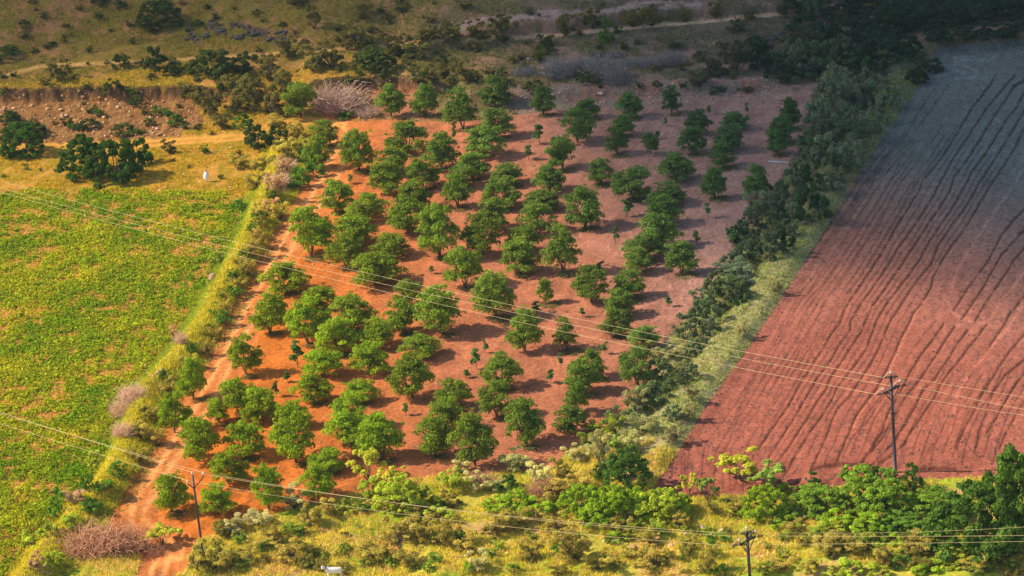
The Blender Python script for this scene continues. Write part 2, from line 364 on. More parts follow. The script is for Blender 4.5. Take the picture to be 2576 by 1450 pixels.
def leaf_mat(name, trans=.35, use_attr=False, var=.9):
    m, n, out = new_mat(name); N = n.nodes.new; k = n.links.new
    at = N('ShaderNodeAttribute'); at.attribute_name = 'tone'
    if use_attr:
        oi = N('ShaderNodeAttribute'); oi.attribute_name = 'col'; src = oi.outputs['Color']
    else:
        oi = N('ShaderNodeObjectInfo'); src = oi.outputs['Color']
    mr = N('ShaderNodeMapRange'); mr.inputs[3].default_value = 1-.5*var; mr.inputs[4].default_value = 1+.6*var; k(at.outputs['Fac'], mr.inputs[0])
    sc = N('ShaderNodeVectorMath'); sc.operation = 'SCALE'; k(src, sc.inputs[0]); k(mr.outputs[0], sc.inputs['Scale'])
    di = N('ShaderNodeBsdfDiffuse'); k(sc.outputs[0], di.inputs['Color'])
    tr = N('ShaderNodeBsdfTranslucent')
    mu = N('ShaderNodeVectorMath'); mu.operation = 'MULTIPLY'; k(sc.outputs[0], mu.inputs[0]); mu.inputs[1].default_value = (1.25, 1.2, .55); k(mu.outputs[0], tr.inputs['Color'])
    ms = N('ShaderNodeMixShader'); ms.inputs[0].default_value = trans; k(di.outputs[0], ms.inputs[1]); k(tr.outputs[0], ms.inputs[2])
    k(ms.outputs[0], out.inputs[0]); return m

def plain(name, c, rough=.7, noise=0.0, scale=3, metal=0, objcol=False):
    m, n, out = new_mat(name); N = n.nodes.new; k = n.links.new
    p = N('ShaderNodeBsdfPrincipled'); p.inputs['Roughness'].default_value = rough; p.inputs['Metallic'].default_value = metal
    p.inputs['Base Color'].default_value = (*c, 1)
    if noise or objcol:
        ns = N('ShaderNodeTexNoise'); ns.inputs['Scale'].default_value = scale; ns.inputs['Detail'].default_value = 5
        tc = N('ShaderNodeTexCoord'); k(tc.outputs['Object'], ns.inputs['Vector'])
        mr = N('ShaderNodeMapRange'); mr.inputs[1].default_value = .3; mr.inputs[2].default_value = .7; mr.inputs[3].default_value = 1-noise; mr.inputs[4].default_value = 1+noise; k(ns.outputs['Fac'], mr.inputs[0])
        sc = N('ShaderNodeVectorMath'); sc.operation = 'SCALE'
        if objcol:
            oi = N('ShaderNodeObjectInfo'); k(oi.outputs['Color'], sc.inputs[0])
        else: sc.inputs[0].default_value = c
        k(mr.outputs[0], sc.inputs['Scale']); k(sc.outputs[0], p.inputs['Base Color'])
        b = N('ShaderNodeBump'); b.inputs['Strength'].default_value = .5; b.inputs['Distance'].default_value = .05; k(ns.outputs['Fac'], b.inputs['Height']); k(b.outputs[0], p.inputs['Normal'])
    k(p.outputs[0], out.inputs[0]); return m

MG = ground_mat(); ML = leaf_mat('leaf'); MLS = leaf_mat('low_leaf', .35, True, .8)
MBARK = plain('bark', (.10, .075, .055), .9, .35, 8)
MTWIG = plain('twig', (.3, .2, .15), .9, .3, 6, objcol=True)
MROCK = plain('rock', (.4, .3, .2), .9, .35, 3, objcol=True)
MSTEEL = plain('painted_steel', (.03, .028, .034), .45, .3, 5)
MRUST = plain('rusty_steel', (.16, .08, .05), .7, .3, 5)
MPORC = plain('brown_porcelain', (.07, .035, .03), .15)
MPORW = plain('pale_porcelain', (.62, .52, .46), .25)
MWIRE = plain('aluminium_wire', (.75, .56, .28), .55, metal=.0)

# ------------------------------------------------------------------ mesh helpers
def mesh_np(name, V, faces, mat, k, smooth=False, tone=None, colr=None):
    """faces: (n,k) int array"""
    me = bpy.data.meshes.new(name); n = len(faces)
    me.vertices.add(len(V)); me.vertices.foreach_set('co', np.ascontiguousarray(V, np.float32).ravel())
    me.loops.add(n*k); me.loops.foreach_set('vertex_index', np.ascontiguousarray(faces, np.int32).ravel())
    me.polygons.add(n); me.polygons.foreach_set('loop_start', np.arange(0, n*k, k, dtype=np.int32))
    me.update(calc_edges=True)
    if smooth: me.polygons.foreach_set('use_smooth', np.ones(n, bool))
    if tone is not None:
        a = me.attributes.new('tone', 'FLOAT', 'POINT'); a.data.foreach_set('value', np.ascontiguousarray(tone, np.float32))
    if colr is not None:
        a = me.attributes.new('col', 'FLOAT_COLOR', 'POINT')
        c = np.ones((len(V), 4), np.float32); c[:, :3] = colr; a.data.foreach_set('color', c.ravel())
    if mat: me.materials.append(mat)
    return me

def link(name, me, parent=None, loc=None, **props):
    o = bpy.data.objects.new(name, me); COL.objects.link(o)
    if parent: o.parent = parent
    if loc is not None: o.location = loc
    for k2, v in props.items(): o[k2] = v
    return o

def orth(Nv):
    a = np.where(np.abs(Nv[:, 2:3]) < .9, np.array([[0, 0, 1.]]), np.array([[1., 0, 0]]))
    t = np.cross(Nv, a); t /= np.linalg.norm(t, axis=1, keepdims=True)+1e-9
    return t, np.cross(Nv, t)

def cards(P, Nv, Ls, Ws, g):
    n = len(P); Nv = Nv/(np.linalg.norm(Nv, axis=1, keepdims=True)+1e-9)
    t, b = orth(Nv); a = g.random(n)*2*math.pi; ca, sa = np.cos(a)[:, None], np.sin(a)[:, None]
    T1 = t*ca+b*sa; B1 = -t*sa+b*ca
    Ls = np.broadcast_to(Ls, n)[:, None]; Ws = np.broadcast_to(Ws, n)[:, None]
    V = np.stack([P-T1*Ls*.5, P+B1*Ws*.5-T1*Ls*.05, P+T1*Ls*.5+Nv*Ls*-.12, P-B1*Ws*.5-T1*Ls*.05], 1).reshape(-1, 3)
    return V, np.arange(n*4).reshape(n, 4)

class Tubes:
    def __init__(s): s.V = []; s.F = []; s.n = 0
    def add(s, pts, rad, k=5):
        pts = np.array(pts, float); rad = np.broadcast_to(rad, len(pts))
        for i in range(len(pts)):
            d = pts[min(i+1, len(pts)-1)]-pts[max(i-1, 0)]; d = d/(np.linalg.norm(d)+1e-9)
            t, b = orth(d[None]); a = np.arange(k)/k*2*math.pi
            s.V.append(pts[i]+rad[i]*(np.cos(a)[:, None]*t+np.sin(a)[:, None]*b))
            if i: 
                o = s.n+(i-1)*k
                for j in range(k): s.F.append((o+j, o+(j+1) % k, o+k+(j+1) % k, o+k+j))
        for o in (s.n, s.n+(len(pts)-1)*k):   # caps as fans of quads
            for j in range(1, k-1, 2):
                s.F.append((o, o+j, o+j+1, o+min(j+2, k-1)) if j+2 < k else (o, o+j, o+j+1, o+j+1))
        s.n += len(pts)*k
    def mesh(s, name, mat):
        me = bpy.data.meshes.new(name); V = np.concatenate(s.V)
        F2 = [tuple(dict.fromkeys(f)) for f in s.F]
        me.from_pydata(V.tolist(), [], F2); me.update()
        for p in me.polygons: p.use_smooth = True
        me.materials.append(mat); return me

# ------------------------------------------------------------------ land objects
names = ['hillside', 'crop_field', 'orchard_ground', 'ploughed_field', 'dirt_road', 'grass_bank', 'field_margin', 'foreground_ground']
zone = np.zeros(PX.shape, int)
zone[(fg > .5)] = 7
zone[(ridm > .5)] = 5
zone[(berm > .5) & (zone != 7)] = 6
zone[m_crop] = 1; zone[m_orch] = 2; zone[m_plou] = 3
zone[m_road] = 4; zone[(d_trk < 12) & near & (PX < 860)] = 4
ny, nx = PX.shape
zf = zone[:-1, :-1]
idx = np.arange(ny*nx).reshape(ny, nx)
quads = np.stack([idx[:-1, :-1], idx[:-1, 1:], idx[1:, 1:], idx[1:, :-1]], -1)
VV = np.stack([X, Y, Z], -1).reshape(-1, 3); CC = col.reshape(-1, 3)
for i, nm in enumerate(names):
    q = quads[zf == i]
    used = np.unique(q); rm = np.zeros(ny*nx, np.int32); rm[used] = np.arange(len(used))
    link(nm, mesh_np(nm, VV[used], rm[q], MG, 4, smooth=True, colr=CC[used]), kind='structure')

def ground(x, y):
    x = np.asarray(x, float); y = np.asarray(y, float)
    i = np.clip(np.searchsorted(xs, x)-1, 0, nx-2); j = np.clip(np.searchsorted(ysg, y)-1, 0, ny-2)
    fx = (x-xs[i])/(xs[i+1]-xs[i]); fy = (y-ysg[j])/(ysg[j+1]-ysg[j])
    return (Z[j, i]*(1-fx)+Z[j, i+1]*fx)*(1-fy)+(Z[j+1, i]*(1-fx)+Z[j+1, i+1]*fx)*fy

TS = np.linspace(240, 900, 1300)
def hit(px, py):
    d = ray(px, py); A = C[None]+d[None]*TS[:, None]
    g = ground(A[:, 0], A[:, 1]); k = int(np.argmax(A[:, 2] < g))
    if k == 0: k = len(TS)-1
    a = A[k-1, 2]-g[k-1]; b = A[k, 2]-g[k]
    P = A[k-1]+(A[k]-A[k-1])*(a/(a-b+1e-9))
    return P
def scale_at(P): return F/np.dot(P-C, f_)
COS = math.cos(R(20)); SIN = math.sin(R(20))

# ------------------------------------------------------------------ plant meshes (built once, shared by copies)
def crown_leaves(g, lobes, n, L, W, up=.35, jit=.5):
    c = np.array([l[0] for l in lobes]); r = np.array([l[1] for l in lobes])
    p = r**2/np.sum(r**2); k = g.choice(len(lobes), n, p=p)
    d = g.normal(size=(n, 3)); d /= np.linalg.norm(d, axis=1, keepdims=True)
    d[:, 2] = np.where(d[:, 2] < -.3, -d[:, 2]*.6, d[:, 2])
    rr = r[k]*(.55+.5*g.random(n)**.6)
    P = c[k]+d*rr[:, None]*np.array([1, 1, .8])
    Nv = d*.9+g.normal(size=(n, 3))*jit+np.array([0, 0, up])
    s = .7+.6*g.random(n)
    V, Fc = cards(P, Nv, L*s, W*s, g)
    lt = g.random(len(lobes))[k]
    tone = np.repeat(np.clip(.45*lt+.55*g.random(n), 0, 1), 4)
    return V, Fc, tone

def orchard_variant(i):
    g = np.random.default_rng(100+i); H = 4.4; W = 4.6
    lobes = []
    nl = 46
    for j in range(nl):
        a = g.random()*2*math.pi; h = .20+.72*((j+.5)/nl)**1.15+g.normal()*.03
        prof = min(1, max(0, (h-.08)/.22))**.8*(1-max(0, (h-.45)/.60))**.5
        rad = (g.random()**.45)*prof*W*.43
        lobes.append(((math.cos(a)*rad, math.sin(a)*rad, h*H), W*(.07+.085*g.random()**1.3)*(.75+.5*prof)))
    for j in range(6):     # stray shoots that break the outline
        a = g.random()*2*math.pi; h = .35+.7*g.random()
        q_ = .40+.14*g.random()-.30*max(0, h-.5); lobes.append(((math.cos(a)*W*q_, math.sin(a)*W*q_, min(h, .95)*H), W*(.035+.035*g.random())))
    lobes.append(((g.normal()*.3, g.normal()*.3, H*.95), W*.11))
    for j in range(6): lobes.append(((g.normal()*W*.13, g.normal()*W*.13, H*(.28+.1*j)), W*.12))
    V, Fc, tone = crown_leaves(g, lobes, 5200, .30, .13, .35, .75)
    ex = np.percentile(np.abs(V[:, :2]), 97); V[:, :2] *= W*.5/ex; V[:, 2] *= H/np.percentile(V[:, 2], 99.3)
    crown = mesh_np('orchard_crown', V, Fc, ML, 4, tone=tone)
    t = Tubes(); ns = 3+i % 3
    for j in range(ns):
        a = j/ns*2*math.pi+g.random(); tip = np.array([math.cos(a), math.sin(a), 0])*W*(.15+.14*g.random())
        p = [(0, 0, -.15), (tip[0]*.12, tip[1]*.12, .45), (tip[0]*.5, tip[1]*.5, H*.33), (tip[0], tip[1], H*.62), (tip[0]*1.1, tip[1]*1.1, H*.85)]
        t.add(p, [.11, .09, .065, .035, .015])
        for q in range(2):
            a2 = a+g.normal()*.9; s = np.array(p[2+q]); e = s+np.array([math.cos(a2), math.sin(a2), .7])*(.9+.5*g.random())
            t.add([s, (s+e)/2+g.normal(size=3)*.06, e], [.04, .025, .01], 4)
    return crown, t.mesh('trunk', MBARK)
ORV = [orchard_variant(i) for i in range(9)]

def sapling_variant(i):
    g = np.random.default_rng(200+i); H = 2.0
    lobes = [((g.normal()*.12, g.normal()*.12, H*(.40+.13*j)), .24+.10*g.random()-.02*j) for j in range(5)]
    V, Fc, tone = crown_leaves(g, lobes, 260, .26, .15)
    t = Tubes(); t.add([(0, 0, -.1), (.02, 0, H*.4), (.0, .03, H*.85)], [.035, .025, .01])
    for j in range(3):
        a = g.random()*6.28; t.add([(0, 0, H*(.3+.15*j)), (math.cos(a)*.3, math.sin(a)*.3, H*(.45+.15*j))], [.015, .006], 4)
    return mesh_np('sapling_crown', V, Fc, ML, 4, tone=tone), t.mesh('trunk', MBARK)
SAV = [sapling_variant(i) for i in range(4)]

def bush_variant(i, kind):
    """unit bush: about 2 m wide and 1.4 m tall, root at the origin"""
    g = np.random.default_rng(300+i+{'dense': 0, 'wispy': 40, 'acacia': 80, 'broad': 120}[kind]); t = Tubes()
    lobes = []
    if kind == 'dense':
        for j in range(34):
            a = g.random()*6.28; rr = g.random()**.5*.84; h = .08+1.1*(1-rr**2)*g.random()**.7
            lobes.append(((math.cos(a)*rr, math.sin(a)*rr, h), .08+.13*g.random()))
        V, Fc, tone = crown_leaves(g, lobes, 3400, .135, .07, .4, .7)
        ns = 5
    elif kind == 'wispy':
        for j in range(22):
            a = g.random()*6.28; rr = g.random()**.5*.85; h = .15+1.05*g.random()
            lobes.append(((math.cos(a)*rr*(.5+.45*h), math.sin(a)*rr*(.5+.45*h), h), .10+.17*g.random()))
        V, Fc, tone = crown_leaves(g, lobes, 2600, .12, .055, .2, .9)
        ns = 16
    elif kind == 'acacia':
        for j in range(13):
            a = g.random()*6.28; rr = .2+.75*g.random(); h = .55+.8*g.random()*(1-.4*rr)
            for q in range(3):
                lobes.append(((math.cos(a)*rr+g.normal()*.13, math.sin(a)*rr+g.normal()*.13, h+.03*q), .12+.06*g.random()))
        V, Fc, tone = crown_leaves(g, lobes, 1900, .17, .09, .9, .4)
        ns = 8
    else:
        for j in range(120):
            a = g.random()*6.28; el = math.asin(g.random()); rr = .74+.2*g.random() if j % 5 else .3+.4*g.random()
            lobes.append(((math.cos(a)*math.cos(el)*rr, math.sin(a)*math.cos(el)*rr, .06+math.sin(el)*1.2*rr), .065+.085*g.random()))
        V, Fc, tone = crown_leaves(g, lobes, 11000, .08, .045, .35, .75)
        ns = 6
    for j in range(ns):
        l = lobes[int(g.integers(len(lobes)))][0]
        m_ = (l[0]*.45+g.normal()*.05, l[1]*.45+g.normal()*.05, l[2]*.5)
        t.add([(g.normal()*.05, g.normal()*.05, -.06), m_, l], [.03 if kind != 'wispy' else .014, .016, .005], 4)
        if kind in ('wispy', 'acacia'):
            for q in range(2):
                e = (l[0]+g.normal()*.22, l[1]+g.normal()*.22, l[2]+abs(g.normal())*.2)
                t.add([m_, e], [.009, .004], 3)
    return mesh_np(kind+'_crown', V, Fc, ML, 4, tone=tone), t.mesh('stems', MBARK)
BV = {k: [bush_variant(i, k) for i in range(n)] for k, n in (('dense', 6), ('wispy', 6), ('acacia', 3), ('broad', 2))}

def brush_variant(i):
    g = np.random.default_rng(500+i); V = []; Fc = []; n = 0
    for j in range(420):
        a = g.random()*6.28; rr = g.random()**.5*.85
        s = np.array([math.cos(a)*rr, math.sin(a)*rr, abs(g.normal())*.12])
        d = np.array([g.normal(), g.normal(), .35+abs(g.normal())*.7]); d /= np.linalg.norm(d)
        Ls = .35+.65*g.random(); top = .95*(1-.55*rr*rr)
        pts = [s, s+d*Ls*.5+g.normal(size=3)*.05, s+d*Ls+np.array([g.normal()*.12, g.normal()*.12, -.12])]
        for p in pts: p[2] = min(max(p[2], 0), top)
        for q in range(2):
            A, B = pts[q], pts[q+1]; dd = B-A; dd /= np.linalg.norm(dd)+1e-9; t1, b1 = orth(dd[None])
            w1, w2 = ((.013, .009), (.009, .003))[q]
            for ang in (0, 2.1, 4.2):
                o1 = math.cos(ang)*t1[0]+math.sin(ang)*b1[0]; V += [A+o1*w1, B+o1*w2]
            for e in range(3):
                Fc.append((n+2*e, n+2*((e+1) % 3), n+2*((e+1) % 3)+1, n+2*e+1))
            n += 6
    for j in range(34):      # the thicker limbs
        a = g.random()*6.28; rr = g.random()**.5*.6; s = np.array([math.cos(a)*rr, math.sin(a)*rr, .02])
        d = np.array([g.normal(), g.normal(), .5+abs(g.normal())*.5]); d /= np.linalg.norm(d); pts = [s]
        for q in range(3): pts.append(pts[-1]+d*(.18+.12*g.random())+g.normal(size=3)*.05)
        for q in range(3):
            A, B = pts[q], pts[q+1]; A[2] = min(max(A[2], 0), .9); B[2] = min(max(B[2], 0), .9); dd = B-A; dd /= np.linalg.norm(dd)+1e-9; t1, b1 = orth(dd[None]); w1, w2 = ((.034, .026), (.026, .017), (.017, .006))[q]
            for ang in (0, 2.1, 4.2):
                o1 = math.cos(ang)*t1[0]+math.sin(ang)*b1[0]; V += [A+o1*w1, B+o1*w2]
            for e in range(3): Fc.append((n+2*e, n+2*((e+1) % 3), n+2*((e+1) % 3)+1, n+2*e+1))
            n += 6
    return mesh_np('dead_twigs', np.array(V), np.array(Fc), MTWIG, 4)
DV = [brush_variant(i) for i in range(4)]

def rock_variant(i):
    import bmesh
    g = np.random.default_rng(600+i); bm = bmesh.new(); bmesh.ops.create_icosphere(bm, subdivisions=2, radius=.5)
    pl = g.normal(size=(9, 3)); pl /= np.linalg.norm(pl, axis=1, keepdims=True)
    for v in bm.verts:
        c = np.array(v.co)
        for q in pl:
            dd = c@q
            if dd > .34: c = c-q*(dd-.34)
        c = c*(1+.08*g.normal()); v.co = c
    me = bpy.data.meshes.new('rock'); bm.to_mesh(me); bm.free(); me.materials.append(MROCK); return me
RV = [rock_variant(i) for i in range(6)]

# ------------------------------------------------------------------ placing
THINGS = []      # (object, px, py, base name, tag) to be labelled afterwards
def plant(name, cat, meshes, px, py, sx, sz, tint, zone_tag, w_px, crown='crown', stem='trunk', dy=0, P=None):
    if P is None: P = hit(px, py)
    P = np.array(P, float)
    P[2] = ground(P[0], P[1]); 
    e = link(name, None, None, P-np.array([0, 0, .03])); e.empty_display_size = .3
    e.rotation_euler = (random.uniform(-.05, .05), random.uniform(-.05, .05), random.uniform(0, 6.28))
    e.scale = (sx*random.uniform(.93, 1.07), sx*random.uniform(.93, 1.07), sz)
    c = link(crown, meshes[0], e)
    j = 1+random.uniform(-.13, .13); c.color = (tint[0]*j, tint[1]*j*random.uniform(.95, 1.05), tint[2]*j, 1)
    if len(meshes) > 1: link(stem, meshes[1], e)

    THINGS.append([e, px, py, name, cat, zone_tag, w_px, tint])
    return e

def mixc(a, b, t): return tuple(a[i]+(b[i]-a[i])*t for i in range(3))
OT = [(757,300,85,210),(984,298,75,213),(1069,297,62,214),(1166,331,88,226),(1248,275,75,193),(1248,350,85,275),(1222,398,100,318),(815,372,70,306),(800,430,65,345),(904,435,80,330),(1028,385,95,305),(1110,430,85,338),(1368,293,55,217),(1478,300,65,250),(1453,362,85,278),(1583,300,65,232),(1565,345,60,290),(1553,393,60,325),(1690,292,48,217),(1758,345,60,278),(1743,392,68,322),(1638,393,42,335),(1848,330,75,282),(1840,386,72,315),(1818,425,62,358),(1987,330,55,250),(1968,365,60,292),(1957,393,55,328),(1416,430,72,345),(1384,488,82,416),(1370,530,85,478),(1348,590,90,510),(1308,692,92,600),(1322,640,78,568),(1513,468,68,400),(1593,503,95,424),(1700,463,95,385),(1798,502,62,422),(1683,520,90,462),(1668,570,85,495),(1655,625,90,540),(1625,660,95,590),(1605,690,65,625),(1473,578,92,472),(1716,695,75,610),(1418,692,95,570),(1903,505,62,415),(1488,765,80,670),(1373,768,42,700),(1583,750,75,682),(990,440,85,370),(970,497,88,410),(1066,478,85,395),(1042,530,85,455),(1027,590,90,500),(1190,455,85,385),(1165,475,75,415),(1152,527,72,440),(1284,470,80,412),(1262,530,90,450),(1245,585,85,500),(1215,645,90,540),(845,537,88,455),(783,652,108,525),(925,560,95,490),(885,620,105,545),(872,680,100,590),(985,650,90,590),(945,720,120,640),(1107,652,108,515),(1170,728,92,625),(722,738,110,660),(680,840,90,740),(775,870,105,752),(808,780,80,722),(885,835,110,745),(855,895,105,800),(1030,775,75,705),(1015,840,85,755),(1115,845,115,722),(950,880,95,805),(930,945,95,860),(1060,905,90,845),(1038,1005,100,890),(815,955,100,880),(790,1015,90,940),(1248,802,105,685),(620,948,82,845),(660,1065,90,975),(745,1168,105,1020),(910,1015,90,955),(880,1085,90,990),(870,1115,90,1035),(965,1160,105,1040),(1147,1030,90,955),(1122,1085,90,1000),(1095,1150,95,1050),(1262,980,90,888),(1250,1052,78,960),(1195,1175,95,1038),(1320,888,85,778),(1428,886,58,802),(1560,800,82,730),(1550,848,75,780),(1622,880,72,822),(1605,975,80,873),(1495,955,65,878),(1475,995,85,905),(1455,1045,62,955),(1437,1095,78,1020),(1325,1128,95,1002),(677,1288,82,1168),(822,1190,90,1130),(800,1258,78,1165),(500,1165,95,1050),(575,1222,95,1135),(550,1298,75,1215),(432,1292,82,1192),(620,1155,100,1060),(605,1050,95,955),(550,1068,60,1000),(487,1005,68,900),(440,1092,82,985),(740,1080,70,1010),(905,1150,60,1090)]
SAP = [(1143,360,18,308),(1330,402,26,364),(1358,362,34,313),(1784,290,16,262),(1879,290,16,258),(1676,317,14,295),(1655,350,22,330),(1578,545,34,498),(1780,548,24,508),(1753,614,22,578),(1549,615,22,568),(1510,690,28,655),(882,462,22,438),(750,925,40,855),(723,963,24,935),(696,1000,24,955),(1021,1045,24,1012),(1200,930,32,875),(1173,950,22,928),(1222,888,20,856),(1350,792,28,757),(1465,798,18,773),(1682,770,20,742),(1522,890,20,858),(1412,926,20,884),(1386,965,26,928),(1085,690,18,668),(1845,612,40,572)]
ORC = []
for k, (px, py, wpx, top) in enumerate(OT):
    P = hit(px, py-4); s = scale_at(P); Wm = wpx/s; Hm = (py-4-top)/s/COS
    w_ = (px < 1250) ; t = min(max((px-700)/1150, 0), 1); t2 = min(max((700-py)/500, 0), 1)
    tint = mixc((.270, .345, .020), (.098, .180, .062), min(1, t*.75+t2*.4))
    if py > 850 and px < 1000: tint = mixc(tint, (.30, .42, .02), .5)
    Wm *= .97
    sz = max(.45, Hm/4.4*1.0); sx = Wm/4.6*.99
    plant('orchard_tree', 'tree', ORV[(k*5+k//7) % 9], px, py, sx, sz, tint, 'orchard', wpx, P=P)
for k, (px, py, wpx, top) in enumerate(SAP):
    P = hit(px, py); s = scale_at(P); Hm = (py-top)/s/COS
    plant('sapling', 'sapling', SAV[k % 4], px, py, min(2.2, max(.6, wpx/s/.95)), max(.5, Hm/2.05), mixc((.14, .24, .03), (.10, .19, .06), min(1, px/1800)), 'sapling', wpx, P=P)

YG = (.33, .37, .035); YV = (.46, .44, .04); GV = (.26, .36, .022); G = (.13, .24, .025); D = (.055, .105, .028); DO = (.09, .115, .028)
O = (.20, .17, .045); FO = (.33, .27, .055); OY = (.32, .26, .05); K = (.40, .37, .16); TG = (.115, .16, .085); TP = (.20, .25, .15); B = (.62, .31, .16); BP = (.55, .36, .26); GP = (.26, .235, .22); PO = (.42, .28, .16); OT2 = (.115, .12, .06); DT = (.04, .075, .04)
def S(kind, tint, zt, *pts): return [(kind, tint, zt)+p for p in pts]
HU, HL, HR, HE, FGR, RL = 'upper hillside', 'eroded slope on the left', 'wooded slope top right', 'hedge beside the ploughed field', 'foreground scrub', 'ridge left of the track'
BU = []
BU += S('dense', DO, HU, (400,78,125,75), (308,174,55,42), (390,188,72,72), (438,195,60,45), (535,204,112,78), (620,188,85,62), (495,70,34,22), (305,25,40,28), (10,158,95,42))
BU += S('wispy', O, HU, (255,14,70,36), (145,212,88,58), (60,100,40,20), (790,78,48,55), (912,52,62,48), (1010,38,48,32), (740,24,95,30), (730,152,92,55), (790,192,95,75), (835,182,85,62), (900,135,105,72), (1000,152,85,62), (1045,162,85,52), (1130,112,92,46), (1200,106,62,56), (1262,100,72,56), (1090,216,50,38), (1180,216,72,48), (1150,190,55,42), (1240,215,60,40), (1422,98,52,62), (1490,82,72,52), (1592,77,62,46), (1642,72,72,52), (1722,62,42,40), (1802,54,52,42), (1085,60,40,25), (1170,30,50,25))
BU += S('dense', DO, HU, (940,188,112,66), (1062,206,62,38), (1370,140,60,30), (1480,215,70,35), (1340,235,60,35))
BU += S('dense', G, HU, (1525,113,52,36), (1527,82,26,46))
BU += S('dense', DO, HL, (285,234,48,36), (345,272,44,36), (240,287,32,22), (225,332,62,36), (25,320,60,42), (60,362,120,40), (310,345,70,35), (500,330,30,20))
BU += S('wispy', O, HL, (530,302,72,62), (592,292,82,62), (642,292,82,76), (560,332,62,42), (692,302,82,82), (600,242,84,52), (682,212,84,62), (500,272,64,52), (720,250,70,60), (425,392,46,36), (640,250,70,50), (470,240,60,30))
BU += S('dense', G, HL, (440,322,56,30), (612,332,62,46), (870,304,60,24), (400,290,40,24))
BU += S('dense', (.075, .14, .02), HL, (60,405,115,95), (215,458,125,112), (292,474,145,122), (345,425,80,82))
BU += S('dense', DO, HL, (650,385,85,70), (700,362,62,48))
BU += S('wispy', OY, RL, (745,352,60,46), (700,330,85,30), (640,352,50,30))
BU += S('dead', BP, HU, (855,292,132,78), (925,300,56,32), (820,262,60,40))
BU += S('dead', GP, HU, (1405,202,76,58), (1450,192,66,46), (1520,205,86,62), (1552,218,64,58), (1640,177,64,34), (1692,172,54,44), (1320,196,54,30), (1600,172,60,26), (1480,175,50,30))
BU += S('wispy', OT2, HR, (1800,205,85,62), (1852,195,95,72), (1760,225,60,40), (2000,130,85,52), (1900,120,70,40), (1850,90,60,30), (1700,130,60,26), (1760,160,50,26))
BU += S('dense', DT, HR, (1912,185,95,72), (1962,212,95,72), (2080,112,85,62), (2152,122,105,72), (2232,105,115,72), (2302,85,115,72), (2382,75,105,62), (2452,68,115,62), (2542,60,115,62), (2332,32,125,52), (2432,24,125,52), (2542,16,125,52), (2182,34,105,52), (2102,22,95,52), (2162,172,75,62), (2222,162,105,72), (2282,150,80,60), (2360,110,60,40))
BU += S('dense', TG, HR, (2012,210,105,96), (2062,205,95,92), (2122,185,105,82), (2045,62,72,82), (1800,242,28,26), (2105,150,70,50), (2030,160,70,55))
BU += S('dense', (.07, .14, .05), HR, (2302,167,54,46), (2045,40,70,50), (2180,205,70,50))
BU += S('dense', TP, HE, (2110,300,112,118), (2182,282,92,98), (2062,352,92,100), (2082,424,84,82), (2150,345,80,70))
BU += S('dense', TG, HE, (2132,372,92,90), (2040,405,64,82), (2012,456,50,48), (2112,452,82,70), (1987,522,74,82), (1942,562,74,72), (1902,602,84,72), (1962,582,64,62), (1882,662,74,62), (1842,682,64,42), (1932,662,74,72), (1772,832,84,82), (1722,862,64,62), (1752,902,64,52), (1920,490,50,40))
BU += S('dense', (.05, .11, .035), HE, (2042,492,74,70), (2045,572,88,98), (2085,390,60,50), (1832,792,112,86), (1852,612,46,46), (1800,750,60,60), (1975,640,60,60))
BU += S('wispy', TP, HE, (1872,742,94,52), (1872,712,80,50), (2000,560,60,50), (1900,550,70,60), (2160,250,60,40), (1830,700,70,30), (1990,600,50,40), (1760,780,50,50), (2230,240,60,40))
BU += S('wispy', K, HE, (1702,907,54,36), (1600,1042,72,52), (1622,1102,82,50), (1700,960,50,40), (1650,920,60,40), (1750,870,40,40))
BU += S('dense', (.17, .24, .05), HE, (1662,962,72,62), (1692,992,64,52), (1642,1042,92,72), (1562,1072,72,46), (1620,1010,60,45))
BU += S('wispy', YG, HE, (1542,1112,72,50), (1482,1132,62,42), (1580,1140,60,40), (1500,1095,60,30))
BU += S('wispy', K, FGR, (1302,1192,92,52), (1362,1222,82,50), (1202,1242,72,46), (1242,1242,62,40), (1510,1182,82,80), (1590,1150,80,50), (742,1292,92,50), (1160,1200,60,40), (1455,1165,80,40), (1200,1442,82,50), (600,1350,90,36), (660,1330,80,40))
BU += S('wispy', O, FGR, (1422,1212,62,50), (1440,1245,100,40), (1000,1382,122,62), (1062,1372,92,62), (1132,1382,82,62), (1302,1342,90,50), (1442,1422,132,86), (1332,1422,82,62), (1640,1442,82,50), (1732,1402,52,50), (1790,1450,62,62), (550,1442,92,52), (500,1445,82,60), (1382,1270,70,40), (1250,1350,80,50), (2222,1432,62,62), (2082,1402,102,50), (2000,1345,70,34), (1560,1340,80,36), (820,1300,70,40))
BU += S('wispy', OY, FGR, (780,1332,82,50), (652,1392,82,42), (690,1372,62,40), (930,1420,90,40), (1040,1430,90,40), (1500,1445,90,40), (1400,1350,90,40), (1960,1442,92,46), (2040,1450,80,40), (2150,1395,80,40), (2312,1402,92,50), (2440,1446,82,40), (730,1420,90,40), (620,1430,80,46), (1720,1340,60,40), (1860,1290,60,40), (1800,1300,50,36), (1180,1400,90,46), (2540,1430,80,40), (1600,1410,80,30))
BU += S('dense', YG, FGR, (1002,1292,112,82), (1062,1292,92,62), (930,1252,62,46), (1142,1242,82,62), (2130,1455,90,50), (2082,1346,82,42), (2150,1350,90,36), (2400,1432,102,50), (1100,1320,80,40), (1662,1322,132,84), (2200,1462,80,46), (870,1300,60,40))
BU += S('acacia', YV, FGR, (925,1217,86,66), (1865,1222,104,68), (1732,1252,48,46), (410,1382,82,48), (985,1240,70,50))
BU += S('acacia', (.24, .30, .05), FGR, (1920,1242,94,62), (1782,1272,54,56), (1560,1180,90,60))
